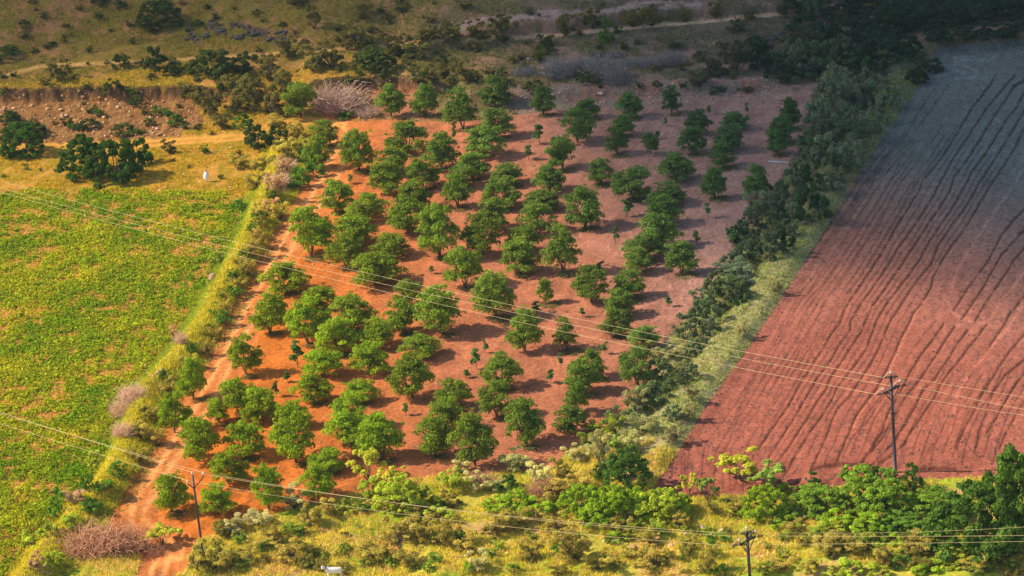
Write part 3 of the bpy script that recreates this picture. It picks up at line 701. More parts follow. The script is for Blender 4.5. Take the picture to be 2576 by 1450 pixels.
BU += S('dense', (.085, .15, .025), FGR, (1580,1232,112,92), (1530,1215,70,60), (2045,1232,42,50), (2192,1202,44,42), (2292,1242,62,86), (1272,1242,62,46), (2020,1256,50,40), (2040,1290,60,40))
BU += S('dense', GV, FGR, (1462,1302,102,76), (1542,1312,112,82), (1602,1302,90,70), (1712,1304,66,70), (1352,1302,92,46), (1302,1282,62,50), (1922,1312,104,82), (2262,1372,88,46), (1790,1402,46,26), (1180,1442,28,30), (722,1346,28,28), (1250,1290,80,36), (1550,1372,60,30), (2340,1450,90,46))
BU += S('dense', (.19, .28, .03), FGR, (2062,1304,132,86), (2170,1292,122,102), (2232,1304,132,100), (2152,1217,82,56), (2352,1294,122,72), (2402,1312,102,60), (1985,1310,70,60), (2300,1320,90,50))
BU += S('dense', DT, HR, (2260, 60, 120, 60), (2400, 118, 90, 46), (2480, 108, 90, 46), (2560, 104, 90, 46), (2200, 130, 90, 60), (2020, 90, 90, 50), (1990, 40, 70, 40), (2120, 60, 90, 50), (1900, 150, 80, 50), (2340, 190, 60, 40), (2310, 220, 60, 44), (2560, 30, 110, 60))
BU += S('dense', GV, FGR, (2110, 1330, 90, 50), (1500, 1330, 90, 50), (2200, 1340, 110, 50), (1980, 1340, 80, 40))
BU += S('dense', (.14, .25, .03), FGR, (2270, 1345, 120, 60), (2340, 1350, 90, 50), (2230, 1230, 70, 60))
BU += S('dense', TP, HE, (1735,960,56,46), (1795,850,60,50), (1690,1060,50,40))
BU += S('wispy', K, HE, (1740,1010,44,34), (1730,1060,50,40), (1690,1120,60,40), (1870,850,40,34), (1950,740,40,34))
BU += S('dense', TP, HE, (2140,430,70,70), (2100,490,70,60), (2160,400,70,60), (2190,350,70,60), (2060,540,60,50), (2210,310,60,60), (2240,275,60,60), (2085,350,70,60), (2120,240,80,60))
BU += S('broad', (.085, .145, .022), FGR, (2470,1405,240,215), (2565,1400,190,300))
BU += S('dead', B, FGR, (240,1400,150,70), (320,1395,100,60), (1200,1230,70,36), (1370,1250,70,40), (390,1400,50,30))
BU += S('dense', YG, RL, (140,1432,62,50), (240,1182,70,46), (92,1384,82,60), (545,668,52,42), (130,1350,60,40), (180,1330,60,40))
BU += S('dense', G, RL, (222,1242,42,60), (152,1312,62,80), (230,1292,60,40), (745,482,70,60), (792,452,72,50), (600,535,50,34), (262,1240,60,34), (300,1200,60,40), (780,415,60,50), (560,820,50,40), (590,750,50,34))
BU += S('wispy', O, RL, (382,1062,62,42), (352,1112,72,52), (572,802,52,40), (545,862,50,40), (604,742,54,40), (622,702,62,50), (652,622,60,46), (702,562,62,50), (762,412,82,60), (720,402,84,50), (662,442,72,42), (602,432,62,40), (420,1000,60,40), (480,930,60,40), (520,900,50,40), (660,560,60,50), (640,650,60,40), (400,1130,60,50), (350,1170,60,40), (640,485,62,50))
BU += S('wispy', PO, RL, (692,502,74,62), (190,1272,72,40), (442,862,32,40), (720,450,60,50), (90,1440,60,40), (680,540,50,40))
BU += S('dead', (.85, .55, .34), RL, (332,1012,66,46), (312,1052,64,50), (310,1102,48,40), (455,868,30,34), (700,470,60,34), (720,430,50,30))
def kname(kind, zt):
    if kind == 'wispy' and zt in (HU, HR, HL): return 'thorn_bush'
    if kind == 'dense' and zt in (HE, RL): return 'hedge_bush'
    return KN[kind][0]
KN = {'dense': ('shrub', 'leafy'), 'wispy': ('scrub_bush', 'twiggy'), 'acacia': ('acacia_tree', 'feathery'), 'broad': ('broadleaf_tree', 'large dark'), 'dead': ('dead_brush', 'leafless')}
for k, (kind, tint, zt, px, py, wpx, hpx) in enumerate(BU):
    if tint is O and zt in (FGR, RL): tint = FO
    if zt in (FGR, RL) and kind != 'dead': tint = tuple(min(.80, q*(1.6 if kind == 'wispy' else 1.4)) for q in tint)
    pyc = py-.14*wpx; P = hit(px, pyc); s = scale_at(P)
    kb = 1.16 if zt in (FGR, HE, HR) else 1.06; kh = 1.0 if kind == 'broad' else 1.02 if zt == FGR and px > 1950 else 1.28 if zt in (FGR, HE, HR) else 1.12
    Wm = wpx/s*kb; Hm = max((hpx-.15*wpx)/s/COS, .30*Wm)*kh
    nm = kname(kind, zt)
    if kind == 'dead':
        e = link(nm, DV[k % 4], None, P-np.array([0, 0, .05])); e.rotation_euler = (0, 0, random.uniform(0, 6.28))
        e.scale = (Wm/1.9, Wm/1.9, Hm/.75); e.color = (*tint, 1)
        THINGS.append([e, px, py, nm, 'dead brush', zt, wpx, tint])
    else:
        if zt == HE and kind == 'dense' and py > 700: tint = mixc(tint, (.26, .30, .13), .5)
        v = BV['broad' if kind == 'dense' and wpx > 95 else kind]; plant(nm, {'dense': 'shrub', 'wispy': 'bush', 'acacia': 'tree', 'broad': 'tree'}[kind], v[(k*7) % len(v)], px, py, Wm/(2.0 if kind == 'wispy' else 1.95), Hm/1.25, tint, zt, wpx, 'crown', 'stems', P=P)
# small scattered scrub the photograph shows between the named bushes
def scatter(n, box, kinds, tints, zt, wr, seed):
    g = random.Random(seed); c = 0
    while c < n:
        px, py = g.uniform(box[0], box[2]), g.uniform(box[1], box[3]); kind = g.choice(kinds); wpx = g.uniform(*wr)
        P = hit(px, py)
        pj = int(np.clip(np.searchsorted(ysg, P[1]), 0, ny-1)); pi = int(np.clip(np.searchsorted(xs, P[0]), 0, nx-1))
        if zone[pj, pi] in (1, 2, 3, 4): c += .34; continue
        s = scale_at(P); Wm = wpx/s; v = BV[kind]
        plant(kname(kind, zt), 'shrub' if kind == 'dense' else 'bush', g.choice(v), px, py, Wm/2, Wm*.55/1.25, g.choice(tints), zt, wpx, 'crown', 'stems', P=P); c += 1
scatter(85, (0, 5, 1000, 200), ['dense', 'wispy', 'wispy'], [DO, O, O, D], HU, (14, 34), 1)
scatter(60, (1000, 5, 1900, 240), ['dense', 'wispy', 'wispy'], [DO, O, OT2], HU, (14, 34), 2)
scatter(62, (0, 215, 720, 400), ['dense', 'wispy', 'wispy'], [DO, O, O, G], HL, (16, 44), 3)
scatter(14, (0, 380, 700, 465), ['dense', 'wispy'], [DO, O, G], HL, (10, 24), 6)
scatter(100, (520, 1235, 2400, 1445), ['dense', 'dense', 'wispy', 'wispy'], [(.38, .46, .05), (.42, .36, .07), FO, (.26, .38, .04), (.22, .36, .03)], FGR, (26, 74), 4)
scatter(70, (540, 1340, 2576, 1449), ['wispy', 'wispy', 'dense'], [FO, (.50, .38, .10), (.42, .40, .06), (.30, .34, .05)], FGR, (24, 60), 14)
scatter(40, (2250, 1330, 2576, 1449), ['dense', 'wispy'], [(.20, .30, .05), FO, (.30, .36, .06)], FGR, (30, 70), 15)
scatter(44, (860, 95, 1400, 215), ['wispy', 'wispy', 'dense'], [O, O, DO], HU, (24, 60), 16)
scatter(30, (1850, 20, 2576, 200), ['dense', 'wispy'], [DT, OT2, TG], HR, (30, 70), 5)

g = random.Random(31)
for k in range(34):      # scrub along the track side of the ridge
    py = g.uniform(470, 1320); px = float(np.interp(py, [p[1] for p in RID], [p[0] for p in RID]))+g.uniform(18, 48)*(.8+py/3000)
    P = hit(px, py); s_ = scale_at(P); wpx = g.uniform(24, 52); kind = g.choice(['dense', 'wispy', 'dense']); v = BV[kind]
    plant(kname(kind, RL), 'shrub' if kind == 'dense' else 'bush', g.choice(v), px, py, wpx/s_/2, wpx/s_*.5/1.25, g.choice([(.22, .32, .03), (.34, .38, .04), (.17, .27, .03), (.46, .42, .05)]), RL, wpx, 'crown', 'stems', P=P)
# ------------------------------------------------------------------ rocks
RK = []
def rock(px, py, wpx, hpx, tint, zt):
    P = hit(px, py); s = scale_at(P); o = link('rock', random.choice(RV), None, P+np.array([0, 0, .12*hpx/s]))
    o.scale = (wpx/s*1.15, wpx/s*.9, hpx/s*1.15); o.rotation_euler = (random.uniform(-.3, .3), random.uniform(-.3, .3), random.uniform(0, 6.28)); o.color = (*tint, 1)
    THINGS.append([o, px, py, 'rock', 'rock', zt, wpx, tint])
PK = (.55, .36, .26); OR = (.60, .33, .13); BK = (.06, .052, .05); PW = (.78, .68, .50)
for a in [(1590,1378,24,13,OR), (1689,1374,17,12,PK), (1705,1324,13,20,PK), (1768,1328,16,12,PK), (1815,1338,19,13,PK), (1550,1366,30,16,PK), (1658,1366,16,10,PK), (1630,1362,14,8,PK), (1835,1343,14,10,PK), (1725,1345,14,9,PK), (1790,1345,12,9,PK), (1520,1362,12,6,PW), (115,1424,12,12,PK), (86,1438,13,8,B), (105,1440,16,9,B), (122,1444,15,9,B), (374,940,17,9,OR), (387,947,13,9,B), (398,938,16,9,PK), (405,930,12,7,PK), (450,883,10,8,OR), (366,919,11,7,PK), (1688,872,8,6,PW), (1650,865,10,6,PW), (1700,880,14,9,PK), (1640,868,8,5,PW), (1720,890,12,8,PK)]:
    rock(*a, FGR if a[1] > 1250 else RL if a[0] < 600 else HE)
for a in [(1508,146,26,14,BK), (1555,143,28,14,BK), (560,78,24,10,BK), (600,95,26,12,BK), (640,88,26,12,BK), (680,100,24,10,BK), (520,92,20,10,BK), (470,100,14,8,BK), (700,82,20,9,BK), (1945,100,26,20,BK), (1965,85,24,16,BK), (1990,92,18,14,BK), (1330,150,14,9,GP), (1390,240,12,6,PK), (1512,236,16,7,PK), (1380,125,14,7,GP)]:
    rock(*a, HU)
g = random.Random(12)
for _ in range(70):
    rock(g.uniform(0, 430), g.uniform(238, 345), *( (lambda q: (q, q*.65))(g.choice([5, 6, 7, 8, 10, 13]))), g.choice([OR, PK, B, OR]), HL)
for _ in range(40):
    rock(g.uniform(1550, 1960), g.uniform(195, 262), *( (lambda q: (q, q*.65))(g.choice([4, 5, 6, 8]))), g.choice([PK, GP, B]), HR)
for px, py, q in [(293,453,6),(310,472,7),(266,466,5),(415,472,12),(401,479,6),(462,438,5),(500,457,5),(478,467,6),(145,416,6),(578,471,7),(580,371,8),(518,388,5),(822,407,14),(672,470,9)]:
    rock(px, py, q, q*.5, PW if q < 9 else OR, HL)
# hay heap on the ridge
# ------------------------------------------------------------------ low growth and stones (uncountable)
def tufts(name, n, sel, hgt, wid, colf, seed, label, blades=3, lean=.5, leafy=False):
    g = np.random.default_rng(seed); jj, ii = np.nonzero(sel & near & (PX > -260) & (PX < 2840) & (PY > -60) & (PY < 1620))
    area = (np.gradient(xs)[ii]*np.gradient(ysg)[jj]); p = area/area.sum()
    k = g.choice(len(jj), n, p=p); jj, ii = jj[k], ii[k]
    x = X[jj, ii]+(g.random(n)-.5)*.4; y = Y[jj, ii]+(g.random(n)-.5)*.5; z = ground(x, y)
    cc = colf(x, y, jj, ii, g)
    if leafy:
        P = np.repeat(np.stack([x, y, z], 1), blades, 0); m = n*blades; hh = np.repeat(hgt*(.5+g.random(n)), blades)
        off = g.normal(size=(m, 3))*np.array([.5, .5, 0])*hh[:, None]; P = P+off; P[:, 2] += hh*(.25+.75*g.random(m))*np.exp(-(off[:, 0]**2+off[:, 1]**2)/(hh**2+1e-6))
        Nv = g.normal(size=(m, 3))*.55+np.array([0, 0, .9]); Lz = wid*(.7+.6*g.random(m))
        V, Fc = cards(P, Nv, Lz, Lz*.55, g); tone = np.repeat(g.random(m), 4); cl = np.repeat(cc, blades*4, 0)
        me = mesh_np(name, V, Fc, MLS, 4, tone=tone, colr=cl)
    else:
        m = n*blades; B0 = np.repeat(np.stack([x, y, z-.03], 1), blades, 0)+g.normal(size=(m, 3))*np.array([.09, .09, 0])
        hh = np.repeat(hgt*(.45+g.random(n)), blades)*(.7+.5*g.random(m)); a = g.random(m)*6.28
        side = np.stack([np.cos(a), np.sin(a), 0*a], 1)*(wid*(.6+.8*g.random(m)))[:, None]
        tip = B0+np.stack([g.normal(size=m)*lean*hh, g.normal(size=m)*lean*hh, hh], 1)
        V = np.stack([B0-side*.5, B0+side*.5, tip], 1).reshape(-1, 3); Fc = np.arange(m*3).reshape(m, 3)
        me = mesh_np(name, V, Fc, MLS, 3, tone=np.repeat(g.random(m), 3), colr=np.repeat(cc, blades*3, 0))
    o = link(name, me, kind='stuff'); o['label'] = label; o['category'] = 'vegetation'
    return o
def const(c, v=.15):
    def f(x, y, jj, ii, g): return np.array(c)[None]*(1+v*g.normal(size=(len(x), 1)))
    return f
def crop_col(x, y, jj, ii, g):
    t = fbm(x/5, y/6, 301)[:, None]; t = np.clip(t*1.6-.25, 0, 1); c = np.array([.18, .31, .008])*(1-t)+np.array([.47, .46, .018])*t
    return c*(1+.15*g.normal(size=(len(x), 1)))
crop_sel = m_crop & (fbm(X/1.1, Y/1.5, 311, 3)*.72+fbm(X/7, Y/7, 313, 2)*.28+.085*sstep(60, -20, Y) - .05*sstep(30, 60, Y)*sstep(-62, -35, X) - .05*sstep(50, 62, Y) > .480)
tufts('crop_plants', 36000, crop_sel, .42, .33, crop_col, 1, 'low bright green crop plants in patches over the orange soil field on the left', 7, leafy=True)
tufts('weeds', 9000, m_crop & ~crop_sel, .20, .24, crop_col, 2, 'tiny thin green weeds on bare orange patches of the left crop field', 4, leafy=True)
def rid_col(x, y, jj, ii, g):
    d = dr[jj, ii]; br = (sstep(.1, -1.0, d+(g.random(len(x))-.5)*1.2)*sstep(58, 40, y)*sstep(-50, -40, y))[:, None]
    c = np.array([.72, .60, .05])*(1-br)+np.array([.38, .44, .045])*br
    gsel = (g.random(len(x)) < .18+.35*sstep(1.5, 3.5, d))[:, None]
    c = np.where(gsel, np.array([.36, .42, .03]), c); return c*(1+.18*g.normal(size=(len(x), 1)))
tufts('ridge_grass', 36000, (zone == 5), .34, .07, rid_col, 3, 'long yellow and lime green grass covering the ridge left of the dirt track')
def berm_col(x, y, jj, ii, g):
    t = sstep(-40, 60, y)[:, None]; c = np.array([.56, .50, .19])*(1-t)+np.array([.21, .23, .13])*t
    return np.where((g.random(len(x)) < .25)[:, None], c*np.array([.55, .75, .5]), c)*(1+.15*g.normal(size=(len(x), 1)))
tufts('verge_grass', 34000, (zone == 6) & (Y < 88), .26, .06, berm_col, 4, 'pale dry grass on the bank between the hedge and the ploughed field')
def hill_col(x, y, jj, ii, g):
    t = sstep(-45, 35, x)[:, None]; c = np.array([.28, .24, .04])*(1-t)+np.array([.17, .18, .085])*t
    c = np.where((x < -20)[:, None] & (y < 100)[:, None], np.array([.50, .36, .02]), c)
    return c*(1+.22*g.normal(size=(len(x), 1)))
hs = (zone == 0) & ~erod & ~rub & (fbm(X/4, Y/4, 401, 3) > .42) & (d_trl > 7) & (d_trk > 14) & (pal < .2) & (drk < .3)
tufts('hill_grass', 60000, hs, .30, .10, hill_col, 5, 'short olive and brown grass tufts over the hillside behind the orchard')
def fg_col(x, y, jj, ii, g):
    q = g.random(len(x))[:, None]; c = np.where(q < .45, np.array([.74, .60, .07]), np.where(q < .70, np.array([.52, .58, .04]), np.array([.76, .50, .22])))
    return c*(1+.15*g.normal(size=(len(x), 1)))
tufts('foreground_grass', 60000, (zone == 7) & (fbm(X/3, Y/3, 405, 3) > .36), .34, .08, fg_col, 6, 'yellow, green and straw coloured grass between the foreground bushes')
# weeds at the tree feet
def near_trees():
    m = np.zeros(PX.shape, bool)
    for (px, py, wpx, top) in OT:
        if (px*7+py) % 3 == 0: continue
        P = hit(px, py-4); m |= (np.hypot((X-P[0]-.5), (Y-P[1]+.6)) < 1.0+.5*((px*13) % 5)/5)
    return m
tufts('orchard_litter', 9000, near_trees() & m_orch, .05, .14, const((.30, .17, .07), .3), 21, 'dry brown leaf litter lying under the orchard trees', 3, leafy=True)
tufts('scattered_weeds', 2600, m_orch & (fbm(X/2.5, Y/3.5, 451, 3) > .56), .12, .14, const((.22, .26, .06), .3), 22, 'sparse small weeds on the open soil between orchard rows', 3, leafy=True)
tufts('orchard_weeds', 7000, near_trees() & m_orch, .16, .16, const((.14, .20, .06)), 7, 'small green weeds around the feet of the orchard trees', 4, leafy=True)
tufts('bank_weeds', 6000, (zone == 6) | ((ridm > .5) & (dr > 2)), .3, .24, const((.24, .33, .05), .25), 8, 'leafy dark weeds along the grassy field banks', 5, leafy=True)

def stones(name, n, sel, r, c0, c1, seed, label, flat=.6):
    g = np.random.default_rng(seed); jj, ii = np.nonzero(sel & near & (PX > -100) & (PX < 2680) & (PY > -40) & (PY < 1560))
    area = (np.gradient(xs)[ii]*np.gradient(ysg)[jj]); k = g.choice(len(jj), n, p=area/area.sum()); jj, ii = jj[k], ii[k]
    x = X[jj, ii]+(g.random(n)-.5)*.3; y = Y[jj, ii]+(g.random(n)-.5)*.4; z = ground(x, y)
    rr = r*(.4+g.pareto(3, n)); rr = np.minimum(rr, r*3.2)
    base = np.array([(1, 0, -.3), (0, 1, -.3), (-1, 0, -.3), (0, -1, -.3), (0, 0, 1.0), (.1, .1, -1)])
    V = base[None]*(1+.3*g.normal(size=(n, 6, 1)))*rr[:, None, None]*np.array([1, 1, flat])
    a = g.random(n)*6.28; ca, sa = np.cos(a)[:, None], np.sin(a)[:, None]
    V = np.stack([V[..., 0]*ca-V[..., 1]*sa, V[..., 0]*sa+V[..., 1]*ca, V[..., 2]], -1)+np.stack([x, y, z+rr*.15], 1)[:, None]
    Fb = np.array([(0, 1, 4), (1, 2, 4), (2, 3, 4), (3, 0, 4), (1, 0, 5), (2, 1, 5), (3, 2, 5), (0, 3, 5)])
    Fc = (Fb[None]+6*np.arange(n)[:, None, None]).reshape(-1, 3)
    t = g.random((n, 1)); cc = np.repeat(np.array(c0)*(1-t)+np.array(c1)*t, 6, 0)
    o = link(name, mesh_np(name, V.reshape(-1, 3), Fc, MLS_ROCK, 3, tone=np.full(n*6, .5), colr=cc), kind='stuff'); o['label'] = label; o['category'] = 'stones'
MLS_ROCK = leaf_mat('stone', .0, True, 0)
stones('orchard_pebbles', 12000, m_orch, .055, (.58, .34, .24), (.26, .17, .14), 11, 'pale pebbles scattered over the red orchard soil')
stones('field_clods', 30000, m_plou, .055, (.26, .13, .10), (.10, .08, .075), 12, 'dark clods of earth all over the ploughed field', .7)
stones('slope_rubble', 5000, erod | erod2, .10, (.55, .32, .14), (.36, .18, .09), 13, 'orange rubble on the eroded slope at the upper left')
stones('hill_rubble', 5500, rub | (pal > .4), .09, (.45, .30, .24), (.24, .19, .17), 14, 'grey and pink rubble along the foot of the hill behind the orchard')

stones('dark_rubble', 1500, drk > .3, .14, (.15, .11, .09), (.05, .042, .04), 15, 'black broken rock lying in patches on the upper hillside')
# ------------------------------------------------------------------ poles and wires
def solve_h(base, py):
    lo, hi = 3, 16
    for _ in range(40):
        m_ = (lo+hi)/2; q = project(base[0], base[1], base[2]+m_)[1]
        if q > py: lo = m_
        else: hi = m_
    return lo
def part(parent, name, t, mat): return link(name, t.mesh(name, mat), parent)
def lathe(t, c, axis, prof, k=8):
    axis = np.array(axis, float); axis /= np.linalg.norm(axis)
    t.add([np.array(c)+axis*a for a, r in prof], [r for a, r in prof], k)
PIN = [(0, .02), (.05, .07), (.06, .14), (.12, .15), (.15, .09), (.18, .10), (.22, .13), (.27, .08), (.31, .05)]
def disc_string(t, a, b):
    a, b = np.array(a), np.array(b); d = b-a; L_ = np.linalg.norm(d)
    for q in range(3):
        s = a+d*(.18+.27*q)
        lathe(t, s, d, [(0, .04), (.02, .17), (.07, .18), (.12, .07), (.16, .04)])
    t.add([a, b], [.02, .02], 4)

def strain_pole(name, base_px, top_y, arm, arm_h_px, label, extra_arm):
    Pb = hit(*base_px) if base_px[1] < 1449 else None
    if Pb is None: Pb = hit(*base_px)
    H = solve_h(Pb, top_y); e = link(name, None, None, Pb); e['label'] = label; e['category'] = 'power pole'; e['group'] = 'power poles'
    t = Tubes(); t.add([(0, 0, -.3), (0, 0, H*.5), (0, 0, H-.05)], [.15, .125, .10], 10); part(e, 'post', t, MSTEEL)
    return e, Pb, H

# pole A: three pin insulators on a V bracket
PA = hit(510, 1392); HA = solve_h(PA, 1196)
ea = link('power_pole', None, None, PA); ea['label'] = 'slim dark steel pole with a V bracket and three pin insulators at the lower left'; ea['category'] = 'power pole'; ea['group'] = 'power poles'
t = Tubes(); t.add([(0, 0, -.4), (0, 0, HA*.5), (0, 0, HA)], [.13, .115, .10], 10); part(ea, 'post', t, MSTEEL)
wireA = []
hj = HA-.95*1.0
def at_offset(pole, px, py, h):
    return at_height(px, py, pole[2]+h)-pole
aL = at_offset(PA, 473, 1217, HA-.75); aR = at_offset(PA, 513, 1197, HA-.55)
t = Tubes(); J = np.array([0, -.09, HA-1.45]); J2 = np.array([0, -.09, HA-1.4])
t.add([J, aL*[1, 1, 0]*1.0+[0, 0, aL[2]]], [.065, .065], 4); t.add([J, aR], [.065, .065], 4); part(ea, 'v_bracket', t, MSTEEL)
for q in (aL, aR, np.array([0, 0, HA])):
    t = Tubes(); t.add([q, q+np.array([0, 0, .16])], [.02, .02], 5); pin = part(ea, 'insulator', t, MPORC)
    t = Tubes(); lathe(t, q+np.array([0, 0, .14]), (0, 0, 1), PIN); link('porcelain_cap', t.mesh('porcelain_cap', MPORW), pin)
    wireA.append(PA+q+np.array([0, 0, .36]))
# pole B: front right strain pole (foot below the picture)
def strain(P0, top_y, armL, armR, label, hs):
    H = solve_h(P0, top_y)
    e = link('power_pole', None, None, P0); e['label'] = label; e['category'] = 'power pole'; e['group'] = 'power poles'
    t = Tubes(); t.add([(0, 0, -.4), (0, 0, H*.5), (0, 0, H)], [.185, .165, .14], 10); part(e, 'post', t, MSTEEL)
    ha = H-hs
    A = at_offset(P0, *armL, ha); Bq = at_offset(P0, *armR, ha)
    mid = (A+Bq)/2; A = A-mid*[1, 1, 0]+[0, -.16, 0]; Bq = Bq-mid*[1, 1, 0]+[0, -.16, 0]
    L_ = np.linalg.norm(Bq-A); 
    t = Tubes()
    for dz in (0, .12): t.add([A+[0, 0, dz], Bq+[0, 0, dz]], [.065, .065], 4)
    part(e, 'cross_arm', t, MSTEEL)
    for q in (A, Bq):
        t = Tubes(); t.add([q*.85+[0, 0, ha*.15], np.array([0, -.1, ha-1.3])], [.05, .05], 4); part(e, 'brace', t, MSTEEL)
    ws = []
    dW = np.array([1.0, 0.0, 0.0])
    for q in (A+[0, 0, .06], Bq+[0, 0, .06], np.array([0, -.12, H-.15])):
        ends = []
        for sgn in (-1, 1):
            b = q+dW*sgn*.75; t = Tubes(); disc_string(t, q+dW*sgn*.08, b); part(e, 'disc_insulator', t, MPORC); ends.append(P0+b)
        top = q+np.array([0, 0, .45]); t = Tubes(); t.add([q, top], [.02, .02], 5); pn = part(e, 'pin_insulator', t, MSTEEL)
        t = Tubes(); lathe(t, top-[0, 0, .08], (0, 0, 1), PIN); link('porcelain_cap', t.mesh('porcelain_cap', MPORW), pn)
        a0 = q-dW*.75; b0 = q+dW*.75; tt = np.linspace(0, 1, 11)[:, None]
        arc = a0+(b0-a0)*tt; arc[:, 2] += np.sin(tt[:, 0]*math.pi)*.62
        t = Tubes(); t.add(arc, .028, 4); part(e, 'jumper_wire', t, MWIRE)
        ws.append(ends)
    return e, H, ws
PB = hit(1893, 1552)
eb, HB, wB = strain(PB, 1336, (1850, 1370), (1890, 1349), 'dark pole with cross arm and braces at the bottom edge, cut off by the frame', 1.0)
PC = hit(2253, 1190)
ec, HC, wC = strain(PC, 944, (2208, 988), (2250, 968), 'tall dark pole with insulators standing at the foot of the ploughed field', 1.6)
t = Tubes(); t.add([(-.5, -.16, HC*.62), (.5, -.16, HC*.62)], [.04, .04], 4); part(ec, 'step_bar', t, MSTEEL)
t = Tubes(); t.add([(-.55, -.1, HC-.1), (-.1, -.1, HC-.05), (.45, -.1, HC-.35)], [.04, .04, .04], 4); part(ec, 'top_bracket', t, MRUST)

def wire(a, b, sag, label, group, r=.0135):
    tt = np.linspace(0, 1, 26)[:, None]; p = np.array(a)+(np.array(b)-np.array(a))*tt; p[:, 2] -= 4*sag*tt[:, 0]*(1-tt[:, 0])
    t = Tubes(); t.add(p, r, 4); o = link('power_line', t.mesh('power_line', MWIRE)); o['label'] = label; o['category'] = 'wire'; o['group'] = group
    return o
def far_end(px, py, like, dxh): return at_height(px, py, like[2]+dxh)
GW1, GW2 = 'upper power lines across the fields', 'lower power lines across the scrub'
def fit(px0, py0, near_pt, mid_px, mid_py, far_px, far_py, h):
    return None
# upper line: from beyond the left edge to pole C, then out to the right
nmC = ['lowest wire', 'middle wire', 'topmost wire']
LC = [((0, 473), (644, 655), (1288, 808)), ((0, 455), (644, 640), (1288, 795)), ((0, 436), (644, 623), (1288, 777))]
def span(end_pt, pts, px_far, hz, label, group, r=.0135):
    """solve a sagging span so that it passes the traced picture points"""
    best = None
    for pyf in np.arange(pts[0][1]-(430 if px_far < 0 else 120), pts[0][1]+280, 4.0):
        Pf = at_height(px_far, pyf, hz)
        for sag in (.4, .8, 1.2, 1.6, 2.0, 2.6, 3.2):
            tt = np.linspace(0, 1, 60); p = end_pt+(Pf-end_pt)*tt[:, None]; p = p.copy(); p[:, 2] -= 4*sag*tt*(1-tt)
            qx, qy = project(p[:, 0], p[:, 1], p[:, 2]); o = np.argsort(qx)
            er = sum(abs(np.interp(a, qx[o], qy[o])-b) for a, b in pts)
            if best is None or er < best[0]: best = (er, Pf, sag)
    return wire(end_pt, best[1], best[2], label, group, r)
for q in range(3):
    span(wC[q][0], LC[q], -800, 10.5, nmC[q]+' of the three running from the upper left edge to the tall pole', GW1)
RC = [((2576, 1045),), ((2576, 1030),), ((2576, 999),)]
for q in range(3):
    span(wC[q][1], RC[q], 3500, 9.5, nmC[q]+' of the three leaving the tall pole to the right edge', GW1)
nmA = ['left-hand wire', 'right-hand wire', 'centre wire']
LA = [((0, 1066), (65, 1087), (300, 1153)), ((0, 1040), (160, 1088), (350, 1142)), ((0, 1037), (155, 1084), (350, 1136))]
for q in range(3):
    span(wireA[q], LA[q], -800, 10.0, nmA[q]+' of the three from the lower left edge to the slim V-bracket pole', GW2)
for q in range(3):
    wire(wireA[q], wB[q][0], .9, nmA[q]+' of the three between the V-bracket pole and the bottom strain pole', GW2)
RB = [((2576, 1362),), ((2576, 1347),), ((2576, 1326),)]
for q in range(3):
    span(wB[q][1], RB[q], 3500, 9.5, nmA[q]+' of the three leaving the bottom strain pole to the right edge', GW2)

# ------------------------------------------------------------------ living figures
def skin_mesh(name, nodes, edges, mat, sub=2, root=0):
    me = bpy.data.meshes.new(name+'_cage'); me.from_pydata([n[0] for n in nodes], edges, []); o = bpy.data.objects.new(name, me); COL.objects.link(o)
    md = o.modifiers.new('s', 'SKIN'); md.use_smooth_shade = True
    for v, n in zip(me.skin_vertices[0].data, nodes): v.radius = (n[1], n[2] if len(n) > 2 else n[1]); v.use_root = False
    me.skin_vertices[0].data[root].use_root = True
    s = o.modifiers.new('d', 'SUBSURF'); s.levels = sub; s.render_levels = sub
    dg = bpy.context.evaluated_depsgraph_get(); m2 = bpy.data.meshes.new_from_object(o.evaluated_get(dg)); m2.name = name
    bpy.data.objects.remove(o); m2.materials.clear(); m2.materials.append(mat)
    for p in m2.polygons: p.use_smooth = True; p.material_index = 0
    return m2
MHIDE = plain('white_hide', (.86, .78, .68), .75, .06, 4); MSKIN = plain('brown_skin', (.20, .10, .06), .55); MCLOTH = plain('white_cotton', (.82, .81, .80), .9, .05, 9)
MHAIR = plain('black_hair', (.015, .012, .012), .5); MHORN = plain('horn', (.45, .30, .10), .5); MRED = plain('red_cloth', (.55, .05, .05), .8); MROPE = plain('dark_rope', (.06, .04, .035), .9); MEYE = plain('eye', (.01, .01, .01), .2); MHOOF = plain('hoof', (.04, .035, .03), .6)
# cow: x is backwards (nose at -x)
cn = [((.58, 0, 1.14), .33, .31), ((.25, 0, 1.02), .38, .37), ((-.15, 0, 1.02), .39, .37), ((-.46, 0, 1.10), .34, .33), ((-.68, 0, 1.30), .20, .20), ((-.84, -.04, 1.50), .14, .14), ((-.93, -.10, 1.64), .13, .13), ((-1.00, -.20, 1.52), .10, .10), ((-1.05, -.28, 1.38), .075, .07),
      ((-.45, 0, 1.52), .10, .10), ((-.40, 0, 1.36), .16, .14),
      ((-.50, .14, .85), .10), ((-.50, .15, .50), .06), ((-.48, .15, .26), .045), ((-.49, .15, .03), .045),
      ((-.42, -.14, .85), .10), ((-.44, -.15, .50), .06), ((-.43, -.15, .26), .045), ((-.44, -.15, .03), .045),
      ((.68, .15, .82), .14), ((.62, .16, .58), .075), ((.74, .16, .40), .055), ((.70, .16, .03), .045),
      ((.78, -.15, .82), .14), ((.74, -.16, .58), .075), ((.86, -.16, .40), .055), ((.82, -.16, .03), .045),
      ((.86, 0, 1.16), .10), ((.96, 0, 1.05), .03), ((.99, 0, .70), .02), ((1.0, 0, .45), .035),
      ((-.87, .08, 1.63), .04), ((-.89, .22, 1.60), .045, .02), ((-1.03, -.14, 1.67), .04), ((-1.15, -.12, 1.63), .045, .02)]
